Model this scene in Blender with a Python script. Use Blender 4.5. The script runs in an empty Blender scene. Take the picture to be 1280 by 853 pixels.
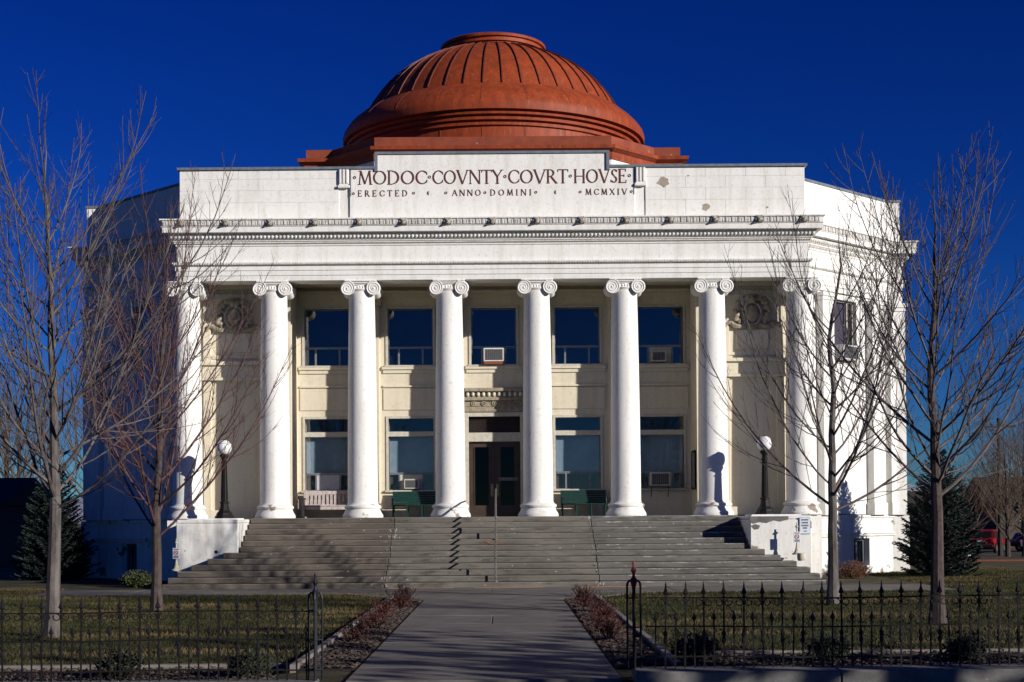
import bpy, math, random
import numpy as np
from mathutils import Vector, Matrix

R = math.radians
sc = bpy.context.scene
col = sc.collection

# ------------------------------------------------------------------ camera
F_PX, DIST, EYE, CAMX = 1900.0, 49.4, 2.0, 0.286
cd = bpy.data.cameras.new('camera')
cd.sensor_width = 36.0
cd.lens = F_PX / 1280.0 * 36.0
PITCH, ROLL = R(1.0), R(0.42)
cd.shift_x = (640 - 629) / 1280.0
cd.shift_y = (648 - 426.5 - F_PX * math.tan(PITCH)) / 1280.0
cd.clip_start, cd.clip_end = 0.5, 6000
cam = bpy.data.objects.new('camera', cd)
col.objects.link(cam)
cam.matrix_world = (Matrix.Translation((CAMX, -DIST, EYE)) @ Matrix.Rotation(R(90) + PITCH, 4, 'X')
                    @ Matrix.Rotation(-ROLL, 4, 'Z'))
sc.camera = cam

# ------------------------------------------------------------------ light
SUN_AZ, SUN_EL = R(55), R(16.5)
sun_dir = Vector((math.sin(SUN_AZ) * math.cos(SUN_EL), -math.cos(SUN_AZ) * math.cos(SUN_EL), math.sin(SUN_EL)))
ld = bpy.data.lights.new('sun', 'SUN')
ld.energy, ld.angle, ld.color = 4.6, R(0.5), (1.0, 0.955, 0.89)
sun = bpy.data.objects.new('sun', ld)
col.objects.link(sun)
sun.rotation_euler = (-sun_dir).to_track_quat('-Z', 'Y').to_euler()
sun.location = (60, -60, 60)

w = bpy.data.worlds.new('World')
sc.world = w
w.use_nodes = True
nt = w.node_tree
nt.nodes.clear()
sky = nt.nodes.new('ShaderNodeTexSky')
sky.sky_type = 'NISHITA'
sky.sun_disc = False
sky.sun_elevation = SUN_EL
sky.sun_rotation = math.atan2(sun_dir.x, sun_dir.y)
sky.altitude = 1400
sky.air_density, sky.dust_density, sky.ozone_density = 1.0, 0.0, 6.0
gam = nt.nodes.new('ShaderNodeGamma'); gam.inputs[1].default_value = 1.3
hsv = nt.nodes.new('ShaderNodeHueSaturation')
hsv.inputs['Saturation'].default_value = 1.18
hsv.inputs['Hue'].default_value = 0.522
hsv.inputs['Value'].default_value = 1.0
bg = nt.nodes.new('ShaderNodeBackground')
bg.inputs[1].default_value = 0.051
wo = nt.nodes.new('ShaderNodeOutputWorld')
nt.links.new(sky.outputs[0], hsv.inputs['Color'])
nt.links.new(hsv.outputs[0], gam.inputs[0])
tint = nt.nodes.new('ShaderNodeMix'); tint.data_type = 'RGBA'; tint.blend_type = 'MULTIPLY'
tint.inputs[0].default_value = 1.0
tint.inputs[7].default_value = (0.30, 0.50, 0.57, 1)      # deep polarised blue, the same all over the sky
nt.links.new(gam.outputs[0], tint.inputs[6])
nt.links.new(tint.outputs[2], bg.inputs[0])
nt.links.new(bg.outputs[0], wo.inputs[0])

sc.view_settings.view_transform = 'Standard'
sc.view_settings.look = 'None'
sc.view_settings.exposure = 0.25
sc.view_settings.gamma = 1.0
sc.view_settings.use_curve_mapping = False
sc.cycles.max_bounces, sc.cycles.diffuse_bounces, sc.cycles.glossy_bounces = 6, 2, 3
sc.cycles.transparent_max_bounces = 8
sc.cycles.caustics_reflective = sc.cycles.caustics_refractive = False

# ------------------------------------------------------------------ materials
MATS = {}

def _new(name):
    m = bpy.data.materials.new(name)
    m.use_nodes = True
    MATS[name] = m
    t = m.node_tree
    b = t.nodes['Principled BSDF']
    return m, t, b

def _noise(t, scale, detail=4, rough=0.55, stretch=None):
    g = t.nodes.new('ShaderNodeNewGeometry')
    n = t.nodes.new('ShaderNodeTexNoise')
    n.inputs['Scale'].default_value = scale
    n.inputs['Detail'].default_value = detail
    n.inputs['Roughness'].default_value = rough
    if stretch:
        mp = t.nodes.new('ShaderNodeMapping')
        mp.inputs['Scale'].default_value = stretch
        t.links.new(g.outputs['Position'], mp.inputs[0])
        t.links.new(mp.outputs[0], n.inputs['Vector'])
    else:
        t.links.new(g.outputs['Position'], n.inputs['Vector'])
    return n

def _ramp(t, src, lo, hi, a=0.0, b=1.0):
    r = t.nodes.new('ShaderNodeMapRange')
    r.inputs[1].default_value, r.inputs[2].default_value = lo, hi
    r.inputs[3].default_value, r.inputs[4].default_value = a, b
    t.links.new(src, r.inputs[0])
    return r.outputs[0]

def _mix(t, fac, a, b):
    m = t.nodes.new('ShaderNodeMix')
    m.data_type = 'RGBA'
    if isinstance(fac, (int, float)):
        m.inputs[0].default_value = fac
    else:
        t.links.new(fac, m.inputs[0])
    for s, v in ((6, a), (7, b)):
        if isinstance(v, tuple):
            m.inputs[s].default_value = (*v, 1)
        else:
            t.links.new(v, m.inputs[s])
    return m.outputs[2]

def _bump(t, b, src, strength, dist):
    bp = t.nodes.new('ShaderNodeBump')
    bp.inputs['Strength'].default_value = strength
    bp.inputs['Distance'].default_value = dist
    t.links.new(src, bp.inputs['Height'])
    t.links.new(bp.outputs[0], b.inputs['Normal'])

def pmat(name, c1, c2=None, scale=3.0, rough=0.8, bump=0.0, bscale=40, spec=0.3, stretch=None, lo=0.35, hi=0.65,
         metal=0.0, c3=None, s3=1.0, lo3=0.5, hi3=0.7, st3=None, bdist=0.01):
    m, t, b = _new(name)
    b.inputs['Roughness'].default_value = rough
    b.inputs['Specular IOR Level'].default_value = spec
    b.inputs['Metallic'].default_value = metal
    if c2 is None:
        c2 = tuple(v * 0.8 for v in c1)
    n = _noise(t, scale, 5, 0.6, stretch)
    c = _mix(t, _ramp(t, n.outputs['Fac'], lo, hi), c1, c2)
    if c3:
        n3 = _noise(t, s3, 6, 0.65, st3)
        c = _mix(t, _ramp(t, n3.outputs['Fac'], lo3, hi3), c, c3)
    t.links.new(c, b.inputs['Base Color'])
    if bump:
        nb = _noise(t, bscale, 4, 0.6)
        _bump(t, b, nb.outputs['Fac'], bump, bdist)
    return m

def stucco(name, base, streak, peel, peel_lo=0.70):
    m, t, b = _new(name)
    b.inputs['Roughness'].default_value = 0.75
    b.inputs['Specular IOR Level'].default_value = 0.25
    n1 = _noise(t, 1.3, 6, 0.65, (3.0, 3.0, 0.35))
    c = _mix(t, _ramp(t, n1.outputs['Fac'], 0.46, 0.76, 0, 0.7), base, streak)
    n2 = _noise(t, 9.0, 5, 0.7)
    c = _mix(t, _ramp(t, n2.outputs['Fac'], 0.54, 0.74, 0, 0.5), c, tuple(v * 0.72 for v in streak))
    n3 = _noise(t, 1.15, 7, 0.62, (1.0, 1.0, 1.3))
    f = _ramp(t, n3.outputs['Fac'], peel_lo, peel_lo + 0.012)
    c = _mix(t, f, c, peel)
    t.links.new(c, b.inputs['Base Color'])
    nb = _noise(t, 22, 5, 0.6)
    _bump(t, b, nb.outputs['Fac'], 0.25, 0.02)
    return m

WHITE = stucco('white_stucco', (0.82, 0.80, 0.755), (0.60, 0.56, 0.49), (0.42, 0.34, 0.26), 0.735)
WHITE_WORN = stucco('worn_white_stucco', (0.78, 0.765, 0.72), (0.52, 0.47, 0.39), (0.27, 0.225, 0.18), 0.64)
CREAM = stucco('cream_stucco', (0.72, 0.65, 0.51), (0.58, 0.49, 0.34), (0.5, 0.42, 0.3), 0.80)
TRIM = pmat('cream_trim', (0.74, 0.70, 0.58), (0.62, 0.57, 0.45), 6, 0.6)
ORN = pmat('grimy_ornament', (0.76, 0.74, 0.69), (0.46, 0.43, 0.37), 7, 0.8, lo=0.42, hi=0.68)
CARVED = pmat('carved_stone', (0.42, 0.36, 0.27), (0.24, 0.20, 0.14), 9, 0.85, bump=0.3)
COPING = pmat('grey_metal_coping', (0.12, 0.14, 0.17), (0.18, 0.20, 0.23), 5, 0.5, spec=0.4)
LETTER = pmat('brown_letter_paint', (0.085, 0.022, 0.015), (0.14, 0.045, 0.03), 20, 0.7)
RED = pmat('terracotta_roof_paint', (0.32, 0.052, 0.012), (0.20, 0.034, 0.010), 2.2, 0.62, spec=0.3, stretch=(1.6, 1.6, 0.5),
           c3=(0.36, 0.105, 0.05), s3=4.0, lo3=0.56, hi3=0.74, st3=(2.2, 2.2, 0.35), bump=0.25, bscale=5)
RED_WORN = pmat('worn_terracotta_paint', (0.27, 0.06, 0.025), (0.20, 0.042, 0.02), 2.5, 0.7,
                c3=(0.25, 0.21, 0.18), s3=4.5, lo3=0.66, hi3=0.69)
RIBM = pmat('dark_seam_paint', (0.10, 0.028, 0.018), (0.16, 0.04, 0.022), 5, 0.6)
STONEFLOOR = pmat('porch_floor', (0.16, 0.15, 0.13), (0.11, 0.10, 0.09), 3, 0.85)
FRAME = pmat('window_frame_paint', (0.62, 0.58, 0.48), (0.5, 0.46, 0.38), 8, 0.5)
ALU = pmat('grey_window_metal', (0.30, 0.31, 0.33), (0.22, 0.23, 0.25), 10, 0.4, metal=0.4)
BLIND = pmat('blue_grey_blind', (0.56, 0.62, 0.66), (0.46, 0.52, 0.56), 2, 0.9)
DARKROOM = pmat('dark_room', (0.012, 0.013, 0.016), (0.02, 0.02, 0.024), 2, 0.9)
BROWNBLIND = pmat('brown_blind', (0.20, 0.118, 0.082), (0.14, 0.082, 0.056), 3, 0.8, stretch=(6, 6, 0.4))
PANELW = pmat('white_board', (0.66, 0.65, 0.67), (0.58, 0.57, 0.6), 4, 0.6)
ACW = pmat('air_conditioner_casing', (0.55, 0.53, 0.47), (0.44, 0.42, 0.37), 8, 0.5)
ACG = pmat('air_conditioner_grille', (0.05, 0.05, 0.05), (0.09, 0.085, 0.08), 30, 0.6)
RUST = pmat('rusty_metal', (0.30, 0.09, 0.03), (0.16, 0.05, 0.025), 20, 0.8)
BRONZE = pmat('bronze_door', (0.045, 0.028, 0.02), (0.065, 0.042, 0.03), 4, 0.45, spec=0.5)
BRASS = pmat('brass_plate', (0.34, 0.28, 0.16), (0.24, 0.19, 0.11), 10, 0.4, metal=0.6)
IRON = pmat('black_iron', (0.006, 0.006, 0.007), (0.014, 0.011, 0.010), 14, 0.6, spec=0.2)
IRONB = pmat('blue_black_iron', (0.009, 0.012, 0.018), (0.014, 0.017, 0.022), 14, 0.55, spec=0.25)
REDIRON = pmat('red_finial_paint', (0.42, 0.035, 0.035), (0.10, 0.02, 0.02), 16, 0.6)
PIPE = pmat('galvanised_pipe', (0.22, 0.21, 0.20), (0.14, 0.12, 0.10), 10, 0.5, metal=0.6)
GREENP = pmat('green_bench_paint', (0.005, 0.045, 0.036), (0.004, 0.032, 0.027), 9, 0.5, spec=0.4)
BENCHW = pmat('weathered_bench_wood', (0.58, 0.50, 0.49), (0.38, 0.31, 0.29), 9, 0.8, stretch=(1, 1, 1))
MULCH = pmat('dark_mulch', (0.035, 0.026, 0.022), (0.018, 0.013, 0.011), 14, 0.95, bump=0.8, bscale=30, bdist=0.03)
CHIP = pmat('wood_chip', (0.10, 0.075, 0.06), (0.045, 0.03, 0.024), 18, 0.95, c3=(0.32, 0.28, 0.26), s3=9, lo3=0.66, hi3=0.7)
BARK = pmat('grey_bark', (0.15, 0.13, 0.118), (0.065, 0.055, 0.048), 9, 0.9, bump=0.6, bscale=40, stretch=(1, 1, 0.3), bdist=0.02)
BARKD = pmat('dark_bark', (0.085, 0.062, 0.055), (0.045, 0.033, 0.03), 9, 0.9, bump=0.6, bscale=40, bdist=0.02)
TWIG = pmat('grey_brown_twig', (0.15, 0.125, 0.118), (0.07, 0.055, 0.053), 5, 0.8)
TWIGR = pmat('red_brown_twig', (0.13, 0.062, 0.058), (0.075, 0.04, 0.038), 5, 0.8)
FARTWIG = pmat('far_twig', (0.13, 0.085, 0.055), (0.06, 0.045, 0.035), 1.2, 0.9)
SPRUCE = pmat('blue_spruce_needle', (0.022, 0.036, 0.030), (0.009, 0.018, 0.015), 5, 0.7, c3=(0.045, 0.062, 0.056), s3=11, lo3=0.58, hi3=0.7)
BOX = pmat('dark_boxwood_leaf', (0.012, 0.016, 0.008), (0.02, 0.024, 0.01), 12, 0.7)
OLIVE = pmat('olive_shrub_leaf', (0.055, 0.065, 0.016), (0.03, 0.038, 0.012), 10, 0.7)
RUSTY = pmat('rust_brown_shrub', (0.13, 0.058, 0.025), (0.075, 0.032, 0.016), 10, 0.85)
BARB = pmat('red_barberry_twig', (0.115, 0.042, 0.03), (0.06, 0.025, 0.02), 12, 0.85)
GLOBE = pmat('white_glass_globe', (0.82, 0.81, 0.80), (0.74, 0.73, 0.74), 4, 0.25, spec=0.5)
SIGNW = pmat('white_sign', (0.74, 0.76, 0.80), (0.66, 0.68, 0.74), 10, 0.5)
SIGNB = pmat('blue_sign', (0.34, 0.50, 0.62), (0.30, 0.46, 0.58), 10, 0.5)
INK = pmat('dark_sign_ink', (0.05, 0.06, 0.10), (0.07, 0.08, 0.12), 10, 0.6)
INKR = pmat('red_sign_ink', (0.45, 0.12, 0.14), (0.5, 0.2, 0.2), 10, 0.6)
POT = pmat('pale_stone_pot', (0.62, 0.58, 0.46), (0.42, 0.38, 0.28), 16, 0.8)
KERB = pmat('kerb_concrete', (0.17, 0.165, 0.155), (0.11, 0.105, 0.10), 5, 0.9, bump=0.3, c3=(0.27, 0.26, 0.24), s3=16, lo3=0.62, hi3=0.72)
EDGE = pmat('edging_concrete', (0.23, 0.205, 0.175), (0.15, 0.13, 0.115), 5, 0.9, bump=0.3)
WALK = pmat('path_concrete', (0.18, 0.162, 0.144), (0.115, 0.104, 0.094), 1.1, 0.85, bump=0.15, bscale=60,
            c3=(0.07, 0.066, 0.064), s3=2.6, lo3=0.52, hi3=0.70, st3=(0.35, 1, 1))
ORANGE = pmat('orange_painted_line', (0.55, 0.22, 0.10), (0.4, 0.17, 0.09), 9, 0.8)
SOIL = pmat('dormant_turf', (0.048, 0.041, 0.014), (0.028, 0.030, 0.009), 0.55, 0.95, bump=0.6, bscale=25, bdist=0.04,
            c3=(0.11, 0.08, 0.036), s3=0.8, lo3=0.5, hi3=0.66)
BLADE = pmat('grass_blade', (0.037, 0.038, 0.009), (0.026, 0.030, 0.007), 0.5, 0.85,
             c3=(0.15, 0.104, 0.045), s3=0.42, lo3=0.51, hi3=0.64, st3=(0.45, 1.5, 1))
ASPHALT = pmat('asphalt', (0.045, 0.045, 0.046), (0.055, 0.055, 0.055), 8, 0.9)
BRICKR = pmat('red_dirt_strip', (0.22, 0.055, 0.03), (0.15, 0.04, 0.025), 5, 0.9)
CARRED = pmat('red_car_paint', (0.28, 0.012, 0.018), (0.24, 0.01, 0.015), 2, 0.3, spec=0.5)
CARBLUE = pmat('dark_blue_car_paint', (0.015, 0.022, 0.045), (0.012, 0.018, 0.038), 2, 0.3, spec=0.5)
CARGLASS = pmat('car_glass', (0.01, 0.011, 0.013), (0.014, 0.015, 0.017), 2, 0.12, spec=0.25)
TYRE = pmat('tyre_rubber', (0.012, 0.012, 0.012), (0.02, 0.02, 0.02), 12, 0.9)
RIM = pmat('wheel_rim', (0.3, 0.3, 0.31), (0.2, 0.2, 0.21), 8, 0.4, metal=0.7)
LAMPR = pmat('tail_lamp', (0.4, 0.02, 0.02), (0.3, 0.015, 0.015), 8, 0.3)
HOUSEW = pmat('dark_house_siding', (0.055, 0.045, 0.04), (0.04, 0.033, 0.03), 3, 0.8)
HOUSEB = pmat('blue_grey_siding', (0.16, 0.19, 0.25), (0.12, 0.145, 0.19), 3, 0.8)
ROOFD = pmat('dark_shingle', (0.035, 0.028, 0.026), (0.05, 0.04, 0.036), 6, 0.9)
HYDW = pmat('white_hydrant_paint', (0.62, 0.62, 0.60), (0.5, 0.5, 0.48), 8, 0.5)
HYDR = pmat('red_hydrant_cap', (0.22, 0.03, 0.025), (0.16, 0.02, 0.02), 8, 0.5)
POLEW = pmat('utility_pole_wood', (0.06, 0.04, 0.03), (0.035, 0.025, 0.02), 8, 0.9)
HILL = pmat('far_snowy_hill', (0.16, 0.17, 0.22), (0.42, 0.45, 0.52), 0.02, 0.95)
EVERG = pmat('dark_evergreen', (0.016, 0.02, 0.014), (0.009, 0.012, 0.009), 1.2, 0.85)

def step_material(name, ca, cb):
    m, t, b = _new(name)
    b.inputs['Roughness'].default_value = 0.88
    b.inputs['Specular IOR Level'].default_value = 0.2
    n1 = _noise(t, 0.55, 5, 0.6, (1, 1, 2.5))
    c = _mix(t, _ramp(t, n1.outputs['Fac'], 0.38, 0.64), ca, cb)
    n2 = _noise(t, 5.0, 6, 0.7, (0.35, 1, 2.2))
    c = _mix(t, _ramp(t, n2.outputs['Fac'], 0.50, 0.68, 0, 0.8), c, (0.045, 0.039, 0.034))
    n4 = _noise(t, 60, 3, 0.6)
    c = _mix(t, _ramp(t, n4.outputs['Fac'], 0.52, 0.75, 0, 0.5), c, (0.16, 0.145, 0.13))
    # pale scuffed wear along the nosings, heavier on the right flight
    g = t.nodes.new('ShaderNodeNewGeometry')
    sep = t.nodes.new('ShaderNodeSeparateXYZ')
    t.links.new(g.outputs['Position'], sep.inputs[0])
    mu = t.nodes.new('ShaderNodeMath'); mu.operation = 'MULTIPLY'; mu.inputs[1].default_value = 12 / 2.05
    t.links.new(sep.outputs[2], mu.inputs[0])
    ad = t.nodes.new('ShaderNodeMath'); ad.operation = 'ADD'; ad.inputs[1].default_value = 0.02
    t.links.new(mu.outputs[0], ad.inputs[0])
    fr = t.nodes.new('ShaderNodeMath'); fr.operation = 'FRACT'
    t.links.new(ad.outputs[0], fr.inputs[0])
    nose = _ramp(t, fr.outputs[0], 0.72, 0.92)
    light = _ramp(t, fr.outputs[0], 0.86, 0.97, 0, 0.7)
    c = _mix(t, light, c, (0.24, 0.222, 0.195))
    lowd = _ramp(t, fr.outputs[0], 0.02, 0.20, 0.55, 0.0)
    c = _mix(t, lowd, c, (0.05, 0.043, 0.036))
    n3 = _noise(t, 3.4, 8, 0.78, (0.55, 1, 4.5))
    side = _ramp(t, sep.outputs[0], 3.2, 3.6, 0.0, 0.075)
    su = t.nodes.new('ShaderNodeMath'); su.operation = 'ADD'
    t.links.new(n3.outputs['Fac'], su.inputs[0]); t.links.new(side, su.inputs[1])
    worn = _ramp(t, su.outputs[0], 0.615, 0.65)
    mm = t.nodes.new('ShaderNodeMath'); mm.operation = 'MULTIPLY'
    t.links.new(worn, mm.inputs[0]); t.links.new(nose, mm.inputs[1])
    c = _mix(t, mm.outputs[0], c, (0.46, 0.44, 0.41))
    t.links.new(c, b.inputs['Base Color'])
    nb = _noise(t, 35, 5, 0.65)
    _bump(t, b, nb.outputs['Fac'], 0.5, 0.02)
    return m
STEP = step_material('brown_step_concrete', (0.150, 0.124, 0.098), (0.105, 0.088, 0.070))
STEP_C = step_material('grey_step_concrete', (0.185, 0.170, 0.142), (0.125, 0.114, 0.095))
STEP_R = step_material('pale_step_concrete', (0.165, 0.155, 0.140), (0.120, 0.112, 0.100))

def glass_material(name, tint, refl):
    m, t, b = _new(name)
    t.nodes.remove(b)
    out = t.nodes['Material Output']
    tr = t.nodes.new('ShaderNodeBsdfTransparent'); tr.inputs[0].default_value = (*tint, 1)
    gl = t.nodes.new('ShaderNodeBsdfGlossy'); gl.inputs['Roughness'].default_value = 0.015
    gl.inputs[0].default_value = (1, 1, 1, 1)
    n = _noise(t, 1.1, 2, 0.5)
    bp = t.nodes.new('ShaderNodeBump'); bp.inputs['Strength'].default_value = 0.06; bp.inputs['Distance'].default_value = 0.05
    t.links.new(n.outputs['Fac'], bp.inputs['Height']); t.links.new(bp.outputs[0], gl.inputs['Normal'])
    mx = t.nodes.new('ShaderNodeMixShader')
    fr = t.nodes.new('ShaderNodeFresnel'); fr.inputs[0].default_value = refl
    gg = t.nodes.new('ShaderNodeNewGeometry')
    fm = t.nodes.new('ShaderNodeMix'); fm.data_type = 'FLOAT'      # reflect on the outer face only
    t.links.new(gg.outputs['Backfacing'], fm.inputs[0]); t.links.new(fr.outputs[0], fm.inputs[2]); fm.inputs[3].default_value = 0.0
    t.links.new(fm.outputs[0], mx.inputs[0]); t.links.new(tr.outputs[0], mx.inputs[1]); t.links.new(gl.outputs[0], mx.inputs[2])
    t.links.new(mx.outputs[0], out.inputs[0])
    return m
GLASS = glass_material('window_glass', (0.80, 0.84, 0.87), 1.85)
DOORGLASS = glass_material('door_glass', (0.55, 0.55, 0.55), 1.28)

# ------------------------------------------------------------------ mesh builder
def wloc(o):
    v = Vector((0, 0, 0))
    while o is not None:
        v += o.location
        o = o.parent
    return v

def tag(o, label=None, cat=None, group=None, kind=None):
    if label: o['label'] = label
    if cat: o['category'] = cat
    if group: o['group'] = group
    if kind: o['kind'] = kind
    return o

def empty(name, loc, label, cat, group=None):
    o = bpy.data.objects.new(name, None)
    o.empty_display_size = 0.3
    o.location = loc
    col.objects.link(o)
    return tag(o, label, cat, group)

def link(name, me, parent=None, loc=(0, 0, 0), rot=None, scale=None):
    o = bpy.data.objects.new(name, me)
    o.location = loc
    if rot: o.rotation_euler = rot
    if scale: o.scale = scale
    o.parent = parent
    col.objects.link(o)
    return o

def copy_tree(o, parent=None):
    c = o.copy()
    col.objects.link(c)
    c.parent = parent
    for ch in list(o.children):
        copy_tree(ch, c)
    return c

class MB:
    def __init__(s):
        s.v, s.f, s.sm = [], [], []

    def add(s, vs, fs, smooth=False):
        k = len(s.v)
        s.v.extend(tuple(p) for p in vs)
        s.f.extend(tuple(i + k for i in f) for f in fs)
        s.sm.extend([smooth] * len(fs))
        return s

    def box(s, x0, x1, y0, y1, z0, z1, T=None, b=0.0):
        if b:
            return s.bbox(x0, x1, y0, y1, z0, z1, b, T)
        vs = [(x0, y0, z0), (x1, y0, z0), (x1, y1, z0), (x0, y1, z0), (x0, y0, z1), (x1, y0, z1), (x1, y1, z1), (x0, y1, z1)]
        if T: vs = [T(*p) for p in vs]
        return s.add(vs, [(3, 2, 1, 0), (4, 5, 6, 7), (0, 1, 5, 4), (1, 2, 6, 5), (2, 3, 7, 6), (3, 0, 4, 7)])

    def bbox(s, x0, x1, y0, y1, z0, z1, b, T=None):
        # chamfered box
        X, Y, Z = (x0, x1), (y0, y1), (z0, z1)
        sg = (1, -1)
        vs, ix = [], {}
        for i in (0, 1):
            for j in (0, 1):
                for k in (0, 1):
                    cx, cy, cz = X[i], Y[j], Z[k]
                    bx, by, bz = sg[i] * b, sg[j] * b, sg[k] * b
                    for a, p in (('x', (cx, cy + by, cz + bz)), ('y', (cx + bx, cy, cz + bz)), ('z', (cx + bx, cy + by, cz))):
                        ix[(i, j, k, a)] = len(vs)
                        vs.append(p)
        fs = []
        for i in (0, 1):
            fs.append([ix[(i, j, k, 'x')] for j, k in ((0, 0), (1, 0), (1, 1), (0, 1))])
            fs.append([ix[(j, i, k, 'y')] for j, k in ((0, 0), (1, 0), (1, 1), (0, 1))])
            fs.append([ix[(j, k, i, 'z')] for j, k in ((0, 0), (1, 0), (1, 1), (0, 1))])
        for i in (0, 1):
            for j in (0, 1):
                fs.append([ix[(i, j, 0, 'x')], ix[(i, j, 0, 'y')], ix[(i, j, 1, 'y')], ix[(i, j, 1, 'x')]])
                fs.append([ix[(i, 0, j, 'x')], ix[(i, 0, j, 'z')], ix[(i, 1, j, 'z')], ix[(i, 1, j, 'x')]])
                fs.append([ix[(0, i, j, 'y')], ix[(0, i, j, 'z')], ix[(1, i, j, 'z')], ix[(1, i, j, 'y')]])
                for k in (0, 1):
                    fs.append([ix[(i, j, k, a)] for a in 'xyz'])
        if T: vs = [T(*p) for p in vs]
        return s.add(vs, fs)

    def lathe(s, prof, seg=24, c=(0, 0, 0), smooth=True, caps=True):
        vs, fs = [], []
        n = len(prof)
        for i in range(seg):
            a = 2 * math.pi * i / seg
            ca, sa = math.cos(a), math.sin(a)
            for r, z in prof:
                vs.append((c[0] + r * ca, c[1] + r * sa, c[2] + z))
        for i in range(seg):
            j = (i + 1) % seg
            for k in range(n - 1):
                fs.append((i * n + k, j * n + k, j * n + k + 1, i * n + k + 1))
        s.add(vs, fs, smooth)
        if caps:
            for k in (0, n - 1):
                if prof[k][0] > 1e-4:
                    ring = [vs[i * n + k] for i in range(seg)]
                    s.add(ring, [tuple(range(seg))])
        return s

    def tube(s, pts, rad, sides=6, closed=False, smooth=True, T=None):
        pts = [Vector(p) for p in pts]
        n = len(pts)
        if not isinstance(rad, (list, tuple)): rad = [rad] * n
        vs, fs = [], []
        ref = None
        for i, p in enumerate(pts):
            d = (pts[min(i + 1, n - 1)] - pts[max(i - 1, 0)])
            if d.length < 1e-9: d = Vector((0, 0, 1))
            d.normalize()
            if ref is None:
                ref = Vector((1, 0, 0)) if abs(d.x) < 0.8 else Vector((0, 1, 0))
            a = ref - d * ref.dot(d)
            if a.length < 1e-6:
                a = d.orthogonal()
            a.normalize()
            ref = a
            b = d.cross(a)
            for k in range(sides):
                t = 2 * math.pi * (k + 0.5) / sides
                vs.append(p + (a * math.cos(t) + b * math.sin(t)) * rad[i])
        for i in range(n - 1):
            for k in range(sides):
                k2 = (k + 1) % sides
                fs.append((i * sides + k, i * sides + k2, (i + 1) * sides + k2, (i + 1) * sides + k))
        fs.append(tuple(range(sides - 1, -1, -1)))
        fs.append(tuple((n - 1) * sides + k for k in range(sides)))
        if T: vs = [T(*p) for p in vs]
        return s.add(vs, fs, smooth)

    def ball(s, c, r, seg=10, rings=6):
        rx, ry, rz = r if isinstance(r, (tuple, list)) else (r, r, r)
        vs, fs = [], []
        for i in range(rings + 1):
            t = math.pi * i / rings
            for k in range(seg):
                a = 2 * math.pi * k / seg
                vs.append((c[0] + rx * math.sin(t) * math.cos(a), c[1] + ry * math.sin(t) * math.sin(a), c[2] + rz * math.cos(t)))
        for i in range(rings):
            for k in range(seg):
                k2 = (k + 1) % seg
                fs.append((i * seg + k, (i + 1) * seg + k, (i + 1) * seg + k2, i * seg + k2))
        return s.add(vs, fs, True)

    def prism(s, poly, z0, z1, T=None):
        n = len(poly)
        vs = [(x, y, z0) for x, y in poly] + [(x, y, z1) for x, y in poly]
        if T: vs = [T(*p) for p in vs]
        fs = [tuple(range(n - 1, -1, -1)), tuple(range(n, 2 * n))]
        for i in range(n):
            j = (i + 1) % n
            fs.append((i, j, n + j, n + i))
        return s.add(vs, fs)

    def sweep(s, plan, prof, closed_prof=False):
        # plan: open polyline walked so that outward is on its right; prof: (offset, z)
        n = len(plan)
        P = [Vector((p[0], p[1])) for p in plan]
        offs = []
        for i in range(n):
            ns = []
            if i > 0:
                d = (P[i] - P[i - 1]).normalized(); ns.append(Vector((d.y, -d.x)))
            if i < n - 1:
                d = (P[i + 1] - P[i]).normalized(); ns.append(Vector((d.y, -d.x)))
            if len(ns) == 1:
                offs.append(ns[0])
            else:
                m = (ns[0] + ns[1]).normalized()
                offs.append(m / max(0.3, m.dot(ns[0])))
        k = len(prof)
        vs = []
        for i in range(n):
            for o, z in prof:
                q = P[i] + offs[i] * o
                vs.append((q.x, q.y, z))
        fs = []
        kk = k if closed_prof else k - 1
        for i in range(n - 1):
            for j in range(kk):
                j2 = (j + 1) % k
                fs.append((i * k + j, (i + 1) * k + j, (i + 1) * k + j2, i * k + j2))
        if closed_prof:
            fs.append(tuple(range(k)))
            fs.append(tuple((n - 1) * k + j for j in range(k - 1, -1, -1)))
        return s.add(vs, fs)

    def mesh(s, name, mat, origin=None):
        me = bpy.data.meshes.new(name)
        vs = s.v
        if origin is not None:
            ox, oy, oz = origin
            vs = [(x - ox, y - oy, z - oz) for x, y, z in vs]
        me.from_pydata(vs, [], s.f)
        me.polygons.foreach_set('use_smooth', s.sm)
        me.materials.append(mat)
        me.update()
        if mat.name in ('window_glass', 'door_glass'):
            import bmesh
            bm = bmesh.new(); bm.from_mesh(me); bmesh.ops.recalc_face_normals(bm, faces=bm.faces); bm.to_mesh(me); bm.free()
        if any(s.sm): me.set_sharp_from_angle(angle=R(38))
        return me

    def build(s, name, mat, parent=None, local=False):
        me = s.mesh(name, mat, None if local or parent is None else wloc(parent))
        return link(name, me, parent)

    def single(s, name, mat, label, cat=None, group=None, kind=None, base=None):
        # a top-level thing of one mesh, its origin at its base
        if base is None:
            xs, ys, zs = zip(*s.v)
            base = ((min(xs) + max(xs)) / 2, (min(ys) + max(ys)) / 2, min(zs))
        o = link(name, s.mesh(name, mat, base), None, base)
        return tag(o, label, cat, group, kind)

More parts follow.
